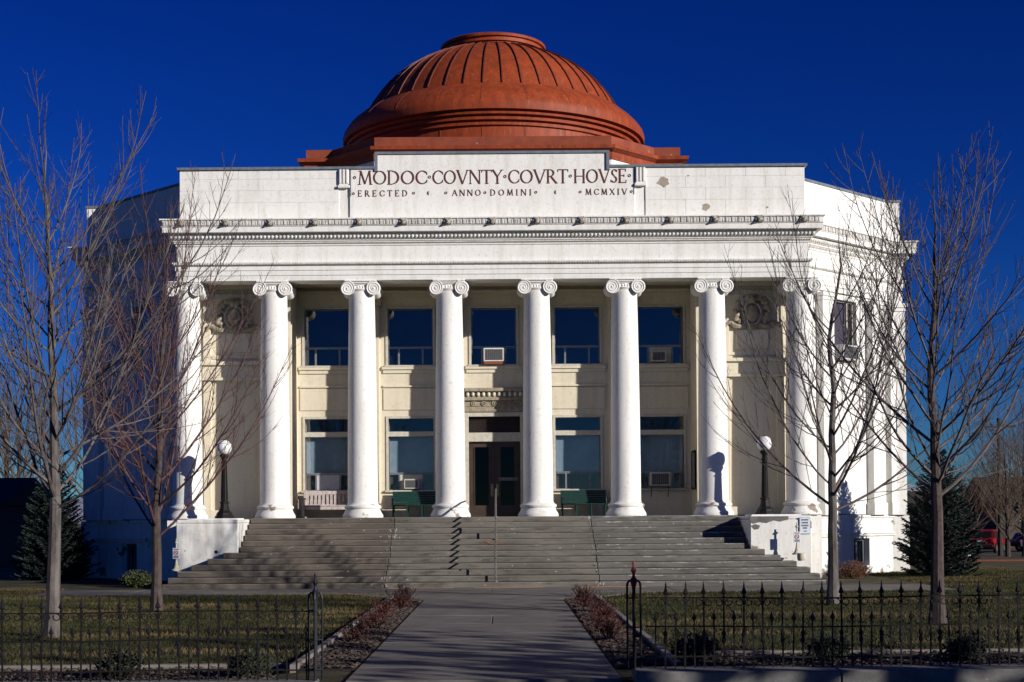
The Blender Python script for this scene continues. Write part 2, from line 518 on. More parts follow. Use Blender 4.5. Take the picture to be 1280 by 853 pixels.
def wall_grid(mb, u0, u1, v0, v1, holes, th, T):
    us = sorted({u0, u1, *[h[0] for h in holes], *[h[1] for h in holes]})
    vv = sorted({v0, v1, *[h[2] for h in holes], *[h[3] for h in holes]})
    def solid(a, b):
        if a < 0 or b < 0 or a >= len(us) - 1 or b >= len(vv) - 1: return False
        cu, cv = (us[a] + us[a + 1]) / 2, (vv[b] + vv[b + 1]) / 2
        return not any(h[0] < cu < h[1] and h[2] < cv < h[3] for h in holes)
    for a in range(len(us) - 1):
        for b in range(len(vv) - 1):
            if not solid(a, b): continue
            p, q, r, t = us[a], us[a + 1], vv[b], vv[b + 1]
            for wd in (0, th):
                mb.add([T(p, wd, r), T(q, wd, r), T(q, wd, t), T(p, wd, t)], [(0, 1, 2, 3)])
            for da, db, e in ((-1, 0, ((p, r), (p, t))), (1, 0, ((q, r), (q, t))), (0, -1, ((p, r), (q, r))), (0, 1, ((p, t), (q, t)))):
                if not solid(a + da, b + db):
                    (a0, b0), (a1, b1) = e
                    mb.add([T(a0, 0, b0), T(a1, 0, b1), T(a1, th, b1), T(a0, th, b0)], [(0, 1, 2, 3)])
    return mb

random.seed(7)
rnd = random.Random(11)
U = rnd.uniform

# ------------------------------------------------------------------ setting: ground, paths, far hills
def smooth(a, b, x):
    t = min(1, max(0, (x - a) / (b - a)))
    return t * t * (3 - 2 * t)

def gz(x, y):
    return -0.75 * smooth(22, 36, y) - 0.12 * smooth(-2.3, -3.2, x) * smooth(-24.0, -29.6, y) - 0.10 * smooth(-30.7, -30.9, y)

def make_ground():
    xs = [-2500, -800, -300, -150, -90] + list(np.arange(-60, 61, 3.0)) + [90, 150, 300, 800, 2500]
    xs = sorted(set(xs) | {-3.2, -2.9, -2.6, -2.3})
    ys = [-600, -200, -80, -50, -40, -34, -32] + list(np.arange(-31, 44, 1.0)) + [-30.9, -30.7, 60, 90, 150, 300, 800, 2500]
    ys = sorted(set(ys))
    vs = [(x, y, gz(x, y)) for y in ys for x in xs]
    n = len(xs)
    fs = [(j * n + i, j * n + i + 1, (j + 1) * n + i + 1, (j + 1) * n + i) for j in range(len(ys) - 1) for i in range(n - 1)]
    mb = MB().add(vs, fs, True)
    o = mb.build('ground', SOIL)
    tag(o, 'flat dormant lawn ground around the courthouse', kind='structure')
make_ground()

# front path of concrete slabs
path = bpy.data.objects.new('path', None); col.objects.link(path); path.location = (0, -20, 0)
tag(path, 'grey concrete path leading straight to the courthouse stairs', kind='structure')
dists = [40.4, 37.25, 34.0, 30.9, 28.5, 26.2, 24.3, 22.5, 20.2, 18.55]
for i in range(len(dists) - 1):
    y1, y0 = dists[i] - DIST, dists[i + 1] - DIST
    z = 0.030 + U(-0.004, 0.004)
    if i == 3:
        segs = [(-1.66, 0.05), (0.062, 1.72)]
    else:
        segs = [(-1.66, 1.72)]
    for a, b in segs:
        if i == 0: a, b = -2.0, 2.05
        MB().bbox(a, b, y0 + 0.012, y1 - 0.012, -0.08, z, 0.012).build('slab', WALK, path)
# cross walk along the foot of the stairs
cw = bpy.data.objects.new('walkway', None); col.objects.link(cw); cw.location = (0, -7.5, 0)
tag(cw, 'concrete walkway along the foot of the stairs', kind='structure')
xx = -12.4
while xx < 12.3:
    MB().bbox(xx, xx + 2.46, -8.95, -5.86, -0.08, 0.026 + U(-0.003, 0.003), 0.006).build('slab', WALK, cw)
    xx += 2.472
# wedge aprons where the path meets the walkway
for sgn in (-1, 1):
    MB().prism([(sgn * 2.06 + (0.0 if sgn > 0 else 0.03), -8.97), (sgn * 4.0, -8.97), (sgn * 2.62, -11.4), (sgn * 2.06 + (0.0 if sgn > 0 else 0.03), -12.1)][::sgn], -0.08, 0.024).build('slab', WALK, cw)
for a, b in ((-3.0, -1.15), (-0.55, 1.45), (2.5, 4.3)):
    tag(MB().box(a, b, -6.12, -6.02, 0.02, 0.034).build('painted_line', ORANGE, cw))

# sidewalk and street behind the fence, below the frame
tag(MB().box(-60, 60, -36.2, -31.25, -0.3, -0.055).build('pavement', WALK), 'concrete pavement outside the iron fence', kind='structure')
tag(MB().box(-200, 200, -64, -37, -0.4, -0.07).build('road', ASPHALT), 'asphalt street in front of the courthouse lawn', kind='structure')
tag(MB().box(14, 400, 56, 66, -0.95, -0.735).build('side_road', ASPHALT), 'asphalt side street behind the right lawn', kind='structure')
tag(MB().box(17.5, 60, 16.0, 17.1, -0.1, 0.045).build('red_verge', BRICKR), 'red dirt strip across the right lawn', kind='structure')

def hills():
    n = 120
    vs, fs = [], []
    for i in range(n + 1):
        a = R(35) + R(110) * i / n
        h = 24 + 12 * math.sin(i * 0.31) + 7 * math.sin(i * 0.83 + 1) + 4 * math.sin(i * 1.9)
        for rr, hh in ((1500, -8), (1650, h * 0.6), (1800, h + 10), (2100, -8)):
            vs.append((rr * math.cos(a), rr * math.sin(a), hh))
    for i in range(n):
        for k in range(3):
            fs.append((i * 4 + k, (i + 1) * 4 + k, (i + 1) * 4 + k + 1, i * 4 + k + 1))
    tag(MB().add(vs, fs, True).build('hills', HILL), 'low snowy hills on the horizon', kind='structure')
hills()

# ------------------------------------------------------------------ courthouse
CH = empty('courthouse', (0, 8, 0), 'white columned courthouse with terracotta dome and carved inscription', 'courthouse')
FLOOR, ARCH = 2.05, 9.73
COLX = [-9.975, -7.125, -4.275, -1.425, 1.425, 4.275, 7.125, 9.975]
BAYX = [-5.7, -2.85, 0, 2.85, 5.7]
YW = 2.5      # recessed porch wall
YE = 0.9      # end bay walls
YF = -0.42    # entablature face

# podium and porch floor
PODIUM = [(-14.62, 20), (-14.62, 4.25), (-14.06, 4.25), (-10.45, 0.64), (-10.45, -0.85), (10.45, -0.85), (10.45, 0.64), (14.06, 4.25), (14.62, 4.25), (14.62, 20)]
def T_right(u, wd, v, s=1):
    # plane of the angled wing wall: u along it, wd into it
    e = 0.70710678
    return (s * (10.2 + e * u - e * wd), 0.6 + e * u + e * wd, v)
def TR(u, wd, v): return T_right(u, wd, v, 1)
def TL(u, wd, v): return T_right(u, wd, v, -1)
for T, s in ((TR, 1), (TL, -1)):
    pod = MB()
    wall_grid(pod, -0.06, 5.45, -0.3, 2.0, [(2.75, 3.75, 0.28, 1.22)], 0.45, lambda u, wd, v, T=T: T(u, wd - 0.12, v))
    pod.box(-0.03, 5.50, -0.20, 0.3, 1.30, 1.345, T); pod.box(-0.03, 5.50, -0.18, 0.3, 1.375, 1.42, T)
    pod.box(-0.05, 5.46, -0.17, 0.2, 1.93, 2.02, T)
    pod.box(s * 10.45, s * 9.56, -0.85, 0.6, -0.3, 2.0)
    pod.box(s * 14.0, s * 14.62, 4.25, 20, -0.3, 2.0)
    pod.build('podium', WHITE_WORN, CH)
fl = MB().prism([(-10.3, -0.84), (10.3, -0.84), (10.3, 0.55), (13.8, 4.2), (14.4, 4.35), (14.4, 19.9), (-14.4, 19.9), (-14.4, 4.35), (-13.8, 4.2), (-10.3, 0.55)], 1.80, 2.05)
fl.build('porch_floor', STONEFLOOR, CH)
for T, nm in ((TR, 'r'), (TL, 'l')):
    b = MB()
    b.box(2.75, 2.83, 0.10, 0.18, 0.28, 1.22, T); b.box(3.67, 3.75, 0.10, 0.18, 0.28, 1.22, T); b.box(2.83, 3.67, 0.10, 0.18, 1.14, 1.22, T); b.box(3.22, 3.27, 0.10, 0.17, 0.28, 1.14, T)
    wb = b.build('basement_window', COPING, CH)
    MB().box(2.83, 3.67, 0.14, 0.15, 0.28, 1.14, T).build('pane', GLASS, wb)
    MB().box(2.7, 3.8, 0.29, 0.31, 0.2, 1.3, T).build('blind', DARKROOM, wb)

# recessed porch wall with openings
UPV, LOV = (7.25, 9.19), (2.98, 5.43)
HW = 0.77
holes = []
for i, bx in enumerate(BAYX):
    holes.append((bx - HW, bx + HW, *UPV))
    if i == 2:
        holes.append((-0.88, 0.88, FLOOR - 0.02, 5.50))
    else:
        holes.append((bx - HW, bx + HW, *LOV))
mb = wall_grid(MB(), -6.72, 6.72, FLOOR - 0.1, 10.0, holes, 0.4, lambda u, wd, v: (u, YW + wd, v))
mb.build('porch_wall', CREAM, CH)
dark = MB()
dark.box(-6.7, 6.7, YW + 1.0, YW + 1.05, FLOOR, 10.0)
dark.build('inner_partition', DARKROOM, CH)

# pilasters, strings and spandrel panels on the porch wall
for px in (-4.275, -1.425, 1.425, 4.275):
    b = MB()
    b.box(px - 0.36, px + 0.36, YW - 0.14, YW + 0.02, FLOOR + 0.30, 9.30, b=0.008)
    b.box(px - 0.42, px + 0.42, YW - 0.20, YW + 0.02, FLOOR, FLOOR + 0.30, b=0.012)
    b.box(px - 0.42, px + 0.42, YW - 0.21, YW + 0.02, 9.30, 9.42, b=0.01)
    b.box(px - 0.46, px + 0.46, YW - 0.25, YW + 0.02, 9.422, 9.52, b=0.01)
    for k in range(1, 6):
        b.box(px - 0.363, px + 0.363, YW - 0.143, YW - 0.139, FLOOR + 0.3 + k * 1.16, FLOOR + 0.312 + k * 1.16)
    b.build('pilaster', CREAM, CH)
    m = MB(); m.box(px - 0.17, px + 0.17, YW - 0.30, YW - 0.14, 9.2, 9.36, b=0.02); m.ball((px, YW - 0.24, 9.2), (0.12, 0.09, 0.14), 8, 6)
    m.build('pilaster_console', CREAM, CH)
for i, bx in enumerate(BAYX):
    b = MB()
    b.box(bx - 0.98, bx + 0.98, YW - 0.10, YW + 0.02, 7.10, 7.20, b=0.01)
    b.box(bx - 0.94, bx + 0.94, YW - 0.05, YW + 0.02, 6.98, 7.098)
    if i != 2:
        b.box(bx - 0.94, bx + 0.94, YW - 0.06, YW + 0.02, 6.50, 6.56)
        b.box(bx - 0.94, bx + 0.94, YW - 0.035, YW + 0.02, 5.72, 6.46, b=0.01)
    b.build('spandrel', CREAM, CH)
b = MB()
b.box(-6.7, 6.7, YW - 0.06, YW + 0.02, 9.56, 9.70); b.box(-6.7, 6.7, YW - 0.13, YW + 0.02, 9.702, 9.80)
b.build('string_moulding', CREAM, CH)

def sash(parent, frame_mat, T, u0, u1, v0, v1, t=0.05, d0=0.14, d1=0.20):
    b = MB()
    b.box(u0, u0 + t, d0, d1, v0, v1, T); b.box(u1 - t, u1, d0, d1, v0, v1, T)
    b.box(u0 + t, u1 - t, d0, d1, v1 - t, v1, T); b.box(u0 + t, u1 - t, d0, d1, v0, v0 + t, T)
    return b

def PW(u, wd, v): return (u, YW + wd, v)

def surround(b, u0, u1, v0, v1, T, wdt=0.085, proud=0.035):
    b.box(u0 - wdt, u0, -proud, 0.14, v0, v1 + wdt, T, b=0.006)
    b.box(u1, u1 + wdt, -proud, 0.14, v0, v1 + wdt, T, b=0.006)
    b.box(u0, u1, -proud, 0.14, v1, v1 + wdt, T)
    b.box(u0 - wdt - 0.04, u1 + wdt + 0.04, -proud - 0.07, 0.14, v0 - 0.07, v0, T, b=0.006)

def low_row(wo, u0, u1, v0, v1, T, fill):
    w3 = (u1 - u0)
    a, b_ = u0 + w3 * 0.235, u1 - w3 * 0.235
    for p, q in ((u0, a), (a, b_), (b_, u1)):
        s = sash(None, ALU, T, p, q, v0, v1, 0.03, 0.12, 0.19).build('casement', ALU, wo)
    MB().box(u0 + 0.02, a - 0.02, 0.150, 0.156, v0 + 0.02, v1 - 0.02, T).build('pane', GLASS, wo)
    MB().box(b_ + 0.02, u1 - 0.02, 0.150, 0.156, v0 + 0.02, v1 - 0.02, T).build('pane', GLASS, wo)
    if fill is None:
        MB().box(a + 0.02, b_ - 0.02, 0.150, 0.156, v0 + 0.02, v1 - 0.02, T).build('pane', GLASS, wo)
    else:
        MB().box(a + 0.02, b_ - 0.02, 0.135, 0.165, v0 + 0.02, v1 - 0.02, T).build('infill_panel', fill, wo)
    return a, b_

def upper_window(bx, T, v0, v1, vr, fill, blind):
    u0, u1 = bx - HW, bx + HW
    b = MB(); surround(b, u0, u1, v0, v1, T)
    wo = b.build('window', FRAME, CH)
    MB().box(u0 + 0.03, u1 - 0.03, 0.150, 0.156, vr + 0.03, v1 - 0.03, T).build('pane', GLASS, wo)
    s = MB()
    s.box(u0, u0 + 0.035, 0.12, 0.19, vr, v1, T); s.box(u1 - 0.035, u1, 0.12, 0.19, vr, v1, T); s.box(u0 + 0.035, u1 - 0.035, 0.12, 0.19, v1 - 0.035, v1, T)
    s.box(u0 + 0.035, u1 - 0.035, 0.11, 0.20, vr, vr + 0.04, T)
    s.build('sash', ALU, wo)
    low_row(wo, u0, u1, v0, vr - 0.002, T, fill)
    if blind:
        MB().box(u0 - 0.1, u1 + 0.1, 0.44, 0.46, v0 - 0.1, v1 + 0.1, T).build('blind', blind, wo)
    return wo

for i, bx in enumerate(BAYX):
    upper_window(bx, PW, UPV[0], UPV[1], 7.86, {2: TRIM, 4: TRIM}.get(i), DARKROOM)

def lower_window(bx, T, fill):
    u0, u1 = bx - HW, bx + HW
    b = MB(); surround(b, u0, u1, LOV[0], LOV[1], T)
    b.box(u0, u1, -0.01, 0.13, 4.82, 4.98, T)
    wo = b.build('window', FRAME, CH)
    MB().box(u0 + 0.02, u1 - 0.02, 0.150, 0.156, 5.0, LOV[1] - 0.02, T).build('pane', GLASS, wo)
    MB().box(u0 - 0.1, u1 + 0.1, 0.42, 0.43, 4.9, LOV[1] + 0.1, T).build('transom_backing', DARKROOM, wo)
    MB().box(u0 + 0.03, u1 - 0.03, 0.150, 0.156, 3.58, 4.80, T).build('pane', GLASS, wo)
    s = MB()
    s.box(u0, u0 + 0.03, 0.12, 0.19, 3.55, 4.82, T); s.box(u1 - 0.03, u1, 0.12, 0.19, 3.55, 4.82, T); s.box(u0 + 0.03, u1 - 0.03, 0.11, 0.20, 3.55, 3.59, T)
    s.box(u0, u1, 0.12, 0.19, 4.98, 5.0, T)
    s.build('sash', ALU, wo)
    low_row(wo, u0, u1, LOV[0], 3.548, T, fill)
    MB().box(u0 + 0.01, u1 - 0.01, 0.27, 0.285, 3.5, 4.9, T).build('blind', BLIND, wo)
    MB().box(u0 + 0.01, u1 - 0.01, 0.27, 0.285, 2.9, 3.499, T).build('lower_blind', BROWNBLIND, wo)
    return wo
for i, bx in enumerate(BAYX):
    if i != 2:
        lower_window(bx, PW, {0: PANELW, 1: TRIM, 4: TRIM}.get(i))

# entrance: doors, lattice transom, carved hood
b = MB()
b.box(-1.02, -0.88, YW - 0.06, YW + 0.30, FLOOR, 5.62, b=0.008); b.box(0.88, 1.02, YW - 0.06, YW + 0.30, FLOOR, 5.62, b=0.008)
b.box(-0.88, 0.88, YW - 0.05, YW + 0.30, 5.48, 5.62); b.box(-0.88, 0.88, YW - 0.02, YW + 0.28, 4.62, 4.93, b=0.01)
df = b.build('door_frame', FRAME, CH)
for s in (-1, 1):
    x0, x1 = (0.006, 0.875) if s > 0 else (-0.875, -0.006)
    b = MB()
    st = 0.17
    b.box(x0, x0 + st, YW + 0.12, YW + 0.18, FLOOR + 0.01, 4.615); b.box(x1 - st, x1, YW + 0.12, YW + 0.18, FLOOR + 0.01, 4.615)
    b.box(x0 + st, x1 - st, YW + 0.12, YW + 0.18, 4.44, 4.615); b.box(x0 + st, x1 - st, YW + 0.12, YW + 0.18, FLOOR + 0.01, 2.44)
    for q in (x0 + st, x1 - st - 0.03):
        b.box(q, q + 0.03, YW + 0.10, YW + 0.13, 2.44, 4.44)
    do = b.build('door', BRONZE, CH)
    MB().box(x0 + st, x1 - st, YW + 0.145, YW + 0.151, 2.44, 4.44).build('pane', DOORGLASS, do)
    hx = 0.09 * s
    h = MB(); h.box(hx - 0.05, hx + 0.05, YW + 0.085, YW + 0.12, 2.75, 3.18, b=0.006)
    h.tube([(hx, YW + 0.085, 2.85), (hx, YW + 0.03, 2.86), (hx, YW + 0.03, 3.06), (hx, YW + 0.085, 3.07)], 0.014, 6)
    h.build('handle', BRASS, do)
    if s > 0:
        MB().box(0.12, 0.80, YW + 0.07, YW + 0.115, 3.28, 3.40, b=0.01).build('push_bar', PIPE, do)
g = MB()
for k in range(-14, 26):
    u = k * 0.09
    for sg in (1, -1):
        a = [u - 0.88, 4.95] if sg > 0 else [u - 0.88, 5.47]
        p = Vector((u - 0.88, YW + 0.13, 4.94)) if sg > 0 else Vector((u - 0.88, YW + 0.15, 5.47))
        q = p + Vector((0.53, 0, 0.53 * sg))
        # clip to the opening
        t0 = max(0, (-0.87 - p.x) / 0.53); t1 = min(1, (0.87 - p.x) / 0.53)
        if t1 > t0 + 0.05:
            d = q - p
            g.tube([p + d * t0, p + d * t1], 0.011, 4)
g.build('lattice_transom', BRONZE, CH)
MB().box(-0.9, 0.9, YW + 0.24, YW + 0.26, 4.9, 5.5).build('transom_backing', DARKROOM, CH)
b = MB()
b.box(-1.04, 1.04, YW - 0.10, YW + 0.02, 5.63, 5.72, b=0.01); b.box(-1.02, 1.02, YW - 0.05, YW + 0.02, 5.722, 5.82)
b.box(-1.0, 1.0, YW - 0.07, YW + 0.02, 5.82, 6.02); b.box(-1.04, 1.04, YW - 0.16, YW + 0.02, 6.02, 6.12, b=0.01)
b.box(-1.02, 1.02, YW - 0.12, YW + 0.02, 6.122, 6.32); b.box(-1.06, 1.06, YW - 0.26, YW + 0.02, 6.32, 6.44, b=0.015)
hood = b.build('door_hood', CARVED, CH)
for k in range(5):
    x = -0.72 + 0.36 * k
    MB().lathe([(0.0, 0.03), (0.035, 0.03), (0.05, 0.0), (0.075, 0.0), (0.085, 0.02), (0.085, -0.02)], 12).mesh
    d = MB(); d.tube([(x + 0.07 * math.cos(t), YW - 0.085, 5.92 + 0.07 * math.sin(t)) for t in [R(30 * q) for q in range(13)]], 0.02, 5); d.ball((x, YW - 0.08, 5.92), 0.035, 8, 5)
    d.build('rosette', CARVED, hood)
d = MB()
for k in range(11):
    x = -0.9 + 0.18 * k
    d.ball((x, YW - 0.15, 6.24), (0.055, 0.05, 0.09), 8, 6)
d.build('egg_moulding', TRIM, hood)

# end bays with cartouche panels, and the return walls
for s in (1, -1):
    def TE(u, wd, v, s=s): return (s * u, YE + wd, v)
    b = MB()
    b.box(6.72, 10.19, YE, YE + 0.35, FLOOR - 0.1, 10.0)
    b.box(6.72, 7.08, YE + 0.35, YW + 0.3, FLOOR - 0.1, 10.0)
    if s < 0: b.v = [(-x, y, z) for x, y, z in b.v]
    ew = b.build('end_bay_wall', CREAM, CH)
    b = MB()
    for u0, u1 in ((7.55, 7.80), (9.36, 9.61)):
        b.box(u0, u1, -0.09, 0.02, FLOOR + 0.28, 6.6, TE, b=0.008); b.box(u0, u1, -0.09, 0.02, 7.24, 8.35, TE, b=0.008)
    b.box(7.50, 9.66, -0.12, 0.02, FLOOR, FLOOR + 0.28, TE, b=0.01)
    b.box(7.46, 9.70, -0.22, 0.02, 7.12, 7.24, TE, b=0.015); b.box(7.52, 9.64, -0.12, 0.02, 6.72, 7.12, TE, b=0.01); b.box(7.50, 9.66, -0.17, 0.02, 6.62, 6.72, TE, b=0.01)
    b.box(7.80, 9.36, -0.04, 0.02, 7.35, 7.45, TE); b.box(7.55, 9.61, -0.05, 0.02, 9.28, 9.36, TE)
    b.box(7.55, 7.63, -0.05, 0.02, 8.36, 9.28, TE); b.box(9.53, 9.61, -0.05, 0.02, 8.36, 9.28, TE)
    b.box(8.05, 9.11, -0.035, 0.02, 7.55, 8.2, TE, b=0.01)
    for u in (7.85, 9.31):
        b.add([TE(u + 0.09 * math.cos(t), -0.13, 6.92 + 0.09 * math.sin(t)) for t in [R(30 * q) for q in range(12)]], [tuple(range(12))])
    b.build('panel_frame', CREAM, ew)
    b = MB()   # greek key band
    u = 6.95
    while u < 9.95:
        for r in ((0, 0.02, 0, 0.13), (0, 0.17, 0.13, 0.15), (0.15, 0.17, 0.03, 0.13), (0.07, 0.15, 0.03, 0.05), (0.05, 0.07, 0.03, 0.09), (0.07, 0.11, 0.07, 0.09), (0.17, 0.21, 0.0, 0.02)):
            b.box(u + r[0], u + r[1], -0.015, 0.01, 9.48 + r[2], 9.48 + r[3], TE)
        u += 0.21
    b.build('key_pattern_band', CARVED, ew)
    b = MB()
    b.box(6.74, 10.17, -0.07, 0.02, 9.68, 9.80, TE)
    b.build('string_moulding', CREAM, ew)
    # cartouche
    b = MB()
    cu, cv = 8.58, 8.72
    def P(u, v, wd): return TE(cu + u, -wd, cv + v)
    b.ball(P(0, 0, 0.08), (0.22, 0.10, 0.30), 14, 8)
    b.tube([P(0.29 * math.cos(t), 0.37 * math.sin(t), 0.10) for t in [R(20 * q) for q in range(19)]], 0.045, 6)
    b.ball(P(0, 0.45, 0.14), (0.12, 0.12, 0.13), 10, 7); b.ball(P(0, 0.60, 0.10), (0.22, 0.08, 0.05), 10, 6)
    for q in (-1, 1):
        b.tube([P(q * x, z, 0.1) for x, z in ((0.22, -0.34), (0.38, -0.44), (0.56, -0.42), (0.72, -0.30), (0.86, -0.34), (0.92, -0.46))], [0.06, 0.08, 0.09, 0.08, 0.06, 0.04], 7)
        for k in range(9):
            a = R(-35 + 14 * k)
            rr = 0.52 + 0.05 * (k % 2)
            b.ball(P(q * rr * math.cos(a), rr * math.sin(a) * 0.95 + 0.02, 0.09), (0.075 + 0.02 * (k % 3), 0.07, 0.10 + 0.02 * ((k + 1) % 2)), 8, 5)
        b.tube([P(q * (0.40 + 0.09 * math.cos(t) * (1 - t / 14)), 0.40 + 0.10 * math.sin(t) * (1 - t / 14), 0.12) for t in [0.5 * k for k in range(20)]], 0.022, 5)
        b.tube([P(q * x, z, 0.09) for x, z in ((0.30, 0.10), (0.44, 0.24), (0.50, 0.42), (0.36, 0.55), (0.2, 0.56))], [0.03, 0.05, 0.05, 0.04, 0.03], 6)
    b.ball(P(0, -0.44, 0.1), (0.16, 0.08, 0.10), 10, 6)
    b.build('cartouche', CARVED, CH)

# ceiling, entablature beam and roof slab
b = MB(); b.box(-10.15, 10.15, 0.40, YW + 0.35, 9.93, 10.05); b.build('porch_ceiling', CREAM, CH)
PLAN = [(-14.5, 20), (-14.5, 4.4), (-14.0, 4.4), (-10.2, 0.6), (-10.2, YF), (10.2, YF), (10.2, 0.6), (14.0, 4.4), (14.5, 4.4), (14.5, 20)]
b = MB(); b.box(-10.185, 10.185, YF + 0.015, 0.42, ARCH + 0.002, 11.2); b.build('architrave_beam', WHITE, CH)
ENT = [(-0.3, ARCH - 0.003), (0, ARCH - 0.003), (0, 9.89), (0.025, 9.895), (0.025, 10.05), (0.05, 10.055), (0.05, 10.2), (0.085, 10.225), (0.13, 10.265), (0.13, 10.315), (0.0, 10.325),
       (0.0, 10.83), (0.035, 10.855), (0.035, 10.89), (0.075, 10.925), (0.075, 10.96), (0.12, 10.99), (0.12, 11.03), (0.16, 11.04), (0.24, 11.20), (0.24, 11.225), (0.40, 11.235),
       (0.40, 11.40), (0.43, 11.415), (0.435, 11.432), (0.41, 11.435), (0.41, 11.60), (0.47, 11.625), (0.47, 11.665), (0.0, 11.69), (-0.25, 11.69)]
b = MB().sweep(PLAN, ENT); b.build('entablature', WHITE, CH)
b = MB().prism([(-14.45, 19.9), (-14.45, 4.45), (-14.0, 4.45), (-10.15, 0.65), (-10.15, -0.3), (10.15, -0.3), (10.15, 0.65), (14.0, 4.45), (14.45, 4.45), (14.45, 19.9)], 11.30, 11.5)
b.build('flat_roof', COPING, CH)

def along(plan, i, step, off, margin):
    p, q = Vector(plan[i]), Vector(plan[i + 1])
    d = q - p; L = d.length; d.normalize(); nn = Vector((d.y, -d.x))
    n = max(1, int((L - 2 * margin) / step))
    st = (L - 2 * margin) / n
    return [(p + d * (margin + st * (k + 0.5)) + nn * off, d, nn) for k in range(n)], st

# leaf band and egg band on the cornice
leaf, egg, bead = MB(), MB(), MB()
for i, mar in ((2, 0.1), (4, -0.36), (6, 0.1), (7, -0.25), (1, -0.25)):
    pts, st = along(PLAN, i, 0.205, 0.41, mar)
    for c, d, nn in pts:
        for o, wd_, h0, h1, pr in ((0, 0.40, 11.45, 11.585, 0.035), (-0.47 * st, 0.1, 11.455, 11.60, 0.05)):
            p0 = c + d * o
            def TT(x, y, z, p0=p0, d=d, nn=nn): return (p0.x + d.x * x + nn.x * y, p0.y + d.y * x + nn.y * y, z)
            if wd_ > 0.3:
                leaf.box(-st * 0.36, -st * 0.10, -0.01, pr, h0, h1, TT); leaf.box(st * 0.02, st * 0.28, -0.01, pr, h0, h1, TT)
            else:
                leaf.box(-0.012, 0.012, -0.01, pr, h0, h1, TT)
    pts, st = along(PLAN, i, 0.125, 0.20, max(mar, -0.2))
    for c, d, nn in pts:
        egg.ball((c.x, c.y, 11.125), (0.042, 0.055, 0.075), 6, 4)
    pts, st = along(PLAN, i, 0.085, 0.125, max(mar, -0.1))
    for c, d, nn in pts:
        def TT(x, y, z, p0=c, d=d, nn=nn): return (p0.x + d.x * x + nn.x * y, p0.y + d.y * x + nn.y * y, z)
        bead.box(-0.022, 0.022, -0.03, 0.02, 10.23, 10.29, TT); bead.box(-0.022, 0.022, -0.08, -0.02, 10.925, 10.955, TT)
for mb_, nm_ in ((leaf, 'leaf_band'), (egg, 'egg_band'), (bead, 'bead_band')):
    mb_.build(nm_, ORN, CH)['kind'] = 'stuff'
# lion heads
lm = MB()
lm.ball((0, -0.02, 0), (0.105, 0.07, 0.115), 10, 7); lm.ball((0, -0.09, -0.03), (0.05, 0.06, 0.05), 8, 6)
for s in (-1, 1):
    lm.ball((s * 0.075, -0.03, 0.085), 0.035, 6, 5); lm.ball((s * 0.04, -0.085, 0.03), 0.018, 6, 4); lm.ball((s * 0.10, -0.02, -0.03), (0.04, 0.05, 0.08), 6, 5)
lm.box(-0.035, 0.035, -0.15, -0.08, -0.085, -0.06)
lion = lm.mesh('lion_head', pmat('grimy_lion_stone', (0.50, 0.46, 0.40), (0.16, 0.145, 0.12), 12, 0.9))
off = -wloc(CH)
for k in range(15):
    x = -9.975 + 1.425 * k
    link('lion_head', lion, CH, Vector((x, YF - 0.44, 11.53)) + off)

# columns
sh = MB()
prof = []
for k in range(25):
    t = k / 24
    r = 0.488 - 0.073 * (t ** 1.7)
    prof.append((r, 0.50 + t * 6.82))
prof2 = []
for i_, (r_, z_) in enumerate(prof):
    prof2.append((r_, z_))
    if i_ in (5, 10, 15, 20):
        prof2 += [(r_ - 0.0005, z_ + 0.10), (r_ - 0.006, z_ + 0.104), (r_ - 0.006, z_ + 0.112), (r_ - 0.001, z_ + 0.116)]
prof = [(0.515, 0.43), (0.50, 0.46)] + prof2 + [(0.425, 7.33), (0.44, 7.36), (0.44, 7.40), (0.42, 7.42)]
sh.lathe(prof, 40)
SHM = sh.mesh('shaft', WHITE)
bs = MB(); bs.lathe([(0.655, 0.0), (0.66, 0.05), (0.645, 0.10), (0.60, 0.17), (0.565, 0.24), (0.555, 0.28), (0.585, 0.30), (0.60, 0.335), (0.595, 0.375), (0.565, 0.40), (0.53, 0.415), (0.515, 0.44)], 40)
BSM = bs.mesh('base', WHITE_WORN)
cp = MB()
ZT = ARCH - FLOOR
cp.box(-0.52, 0.52, -0.47, 0.47, ZT - 0.055, ZT - 0.004, b=0.012)
cp.box(-0.44, 0.44, -0.43, 0.43, ZT - 0.16, ZT - 0.057, b=0.02)
for s in (-1, 1):
    vc = (s * 0.425, 0, ZT - 0.275)
    seg = 20
    # bolster, axis along y
    pr = [(-0.455, 0.20), (-0.43, 0.225), (-0.36, 0.215), (-0.2, 0.165), (0, 0.15), (0.2, 0.165), (0.36, 0.215), (0.43, 0.225), (0.455, 0.20)]
    vs = [(vc[0] + r * math.cos(2 * math.pi * k / seg), y, vc[2] + r * math.sin(2 * math.pi * k / seg)) for y, r in pr for k in range(seg)]
    fs = [(i * seg + k, i * seg + (k + 1) % seg, (i + 1) * seg + (k + 1) % seg, (i + 1) * seg + k) for i in range(len(pr) - 1) for k in range(seg)]
    fs += [tuple(range(seg)), tuple((len(pr) - 1) * seg + k for k in range(seg))]
    cp.add(vs, fs, False)
    for yy in (-0.458, 0.458):
        pts, rr = [], []
        for k in range(56):
            t = k / 55
            a = math.pi / 2 + s * (-t * 2.6 * 2 * math.pi) * -1
            r = 0.205 * (1 - t) ** 0.85 + 0.035
            pts.append((vc[0] + r * math.cos(a), yy, vc[2] + r * math.sin(a)))
            rr.append(0.021 * (1 - 0.45 * t))
        cp.tube(pts, rr, 5)
        cp.ball((vc[0], yy, vc[2]), (0.035, 0.02, 0.035), 8, 5)
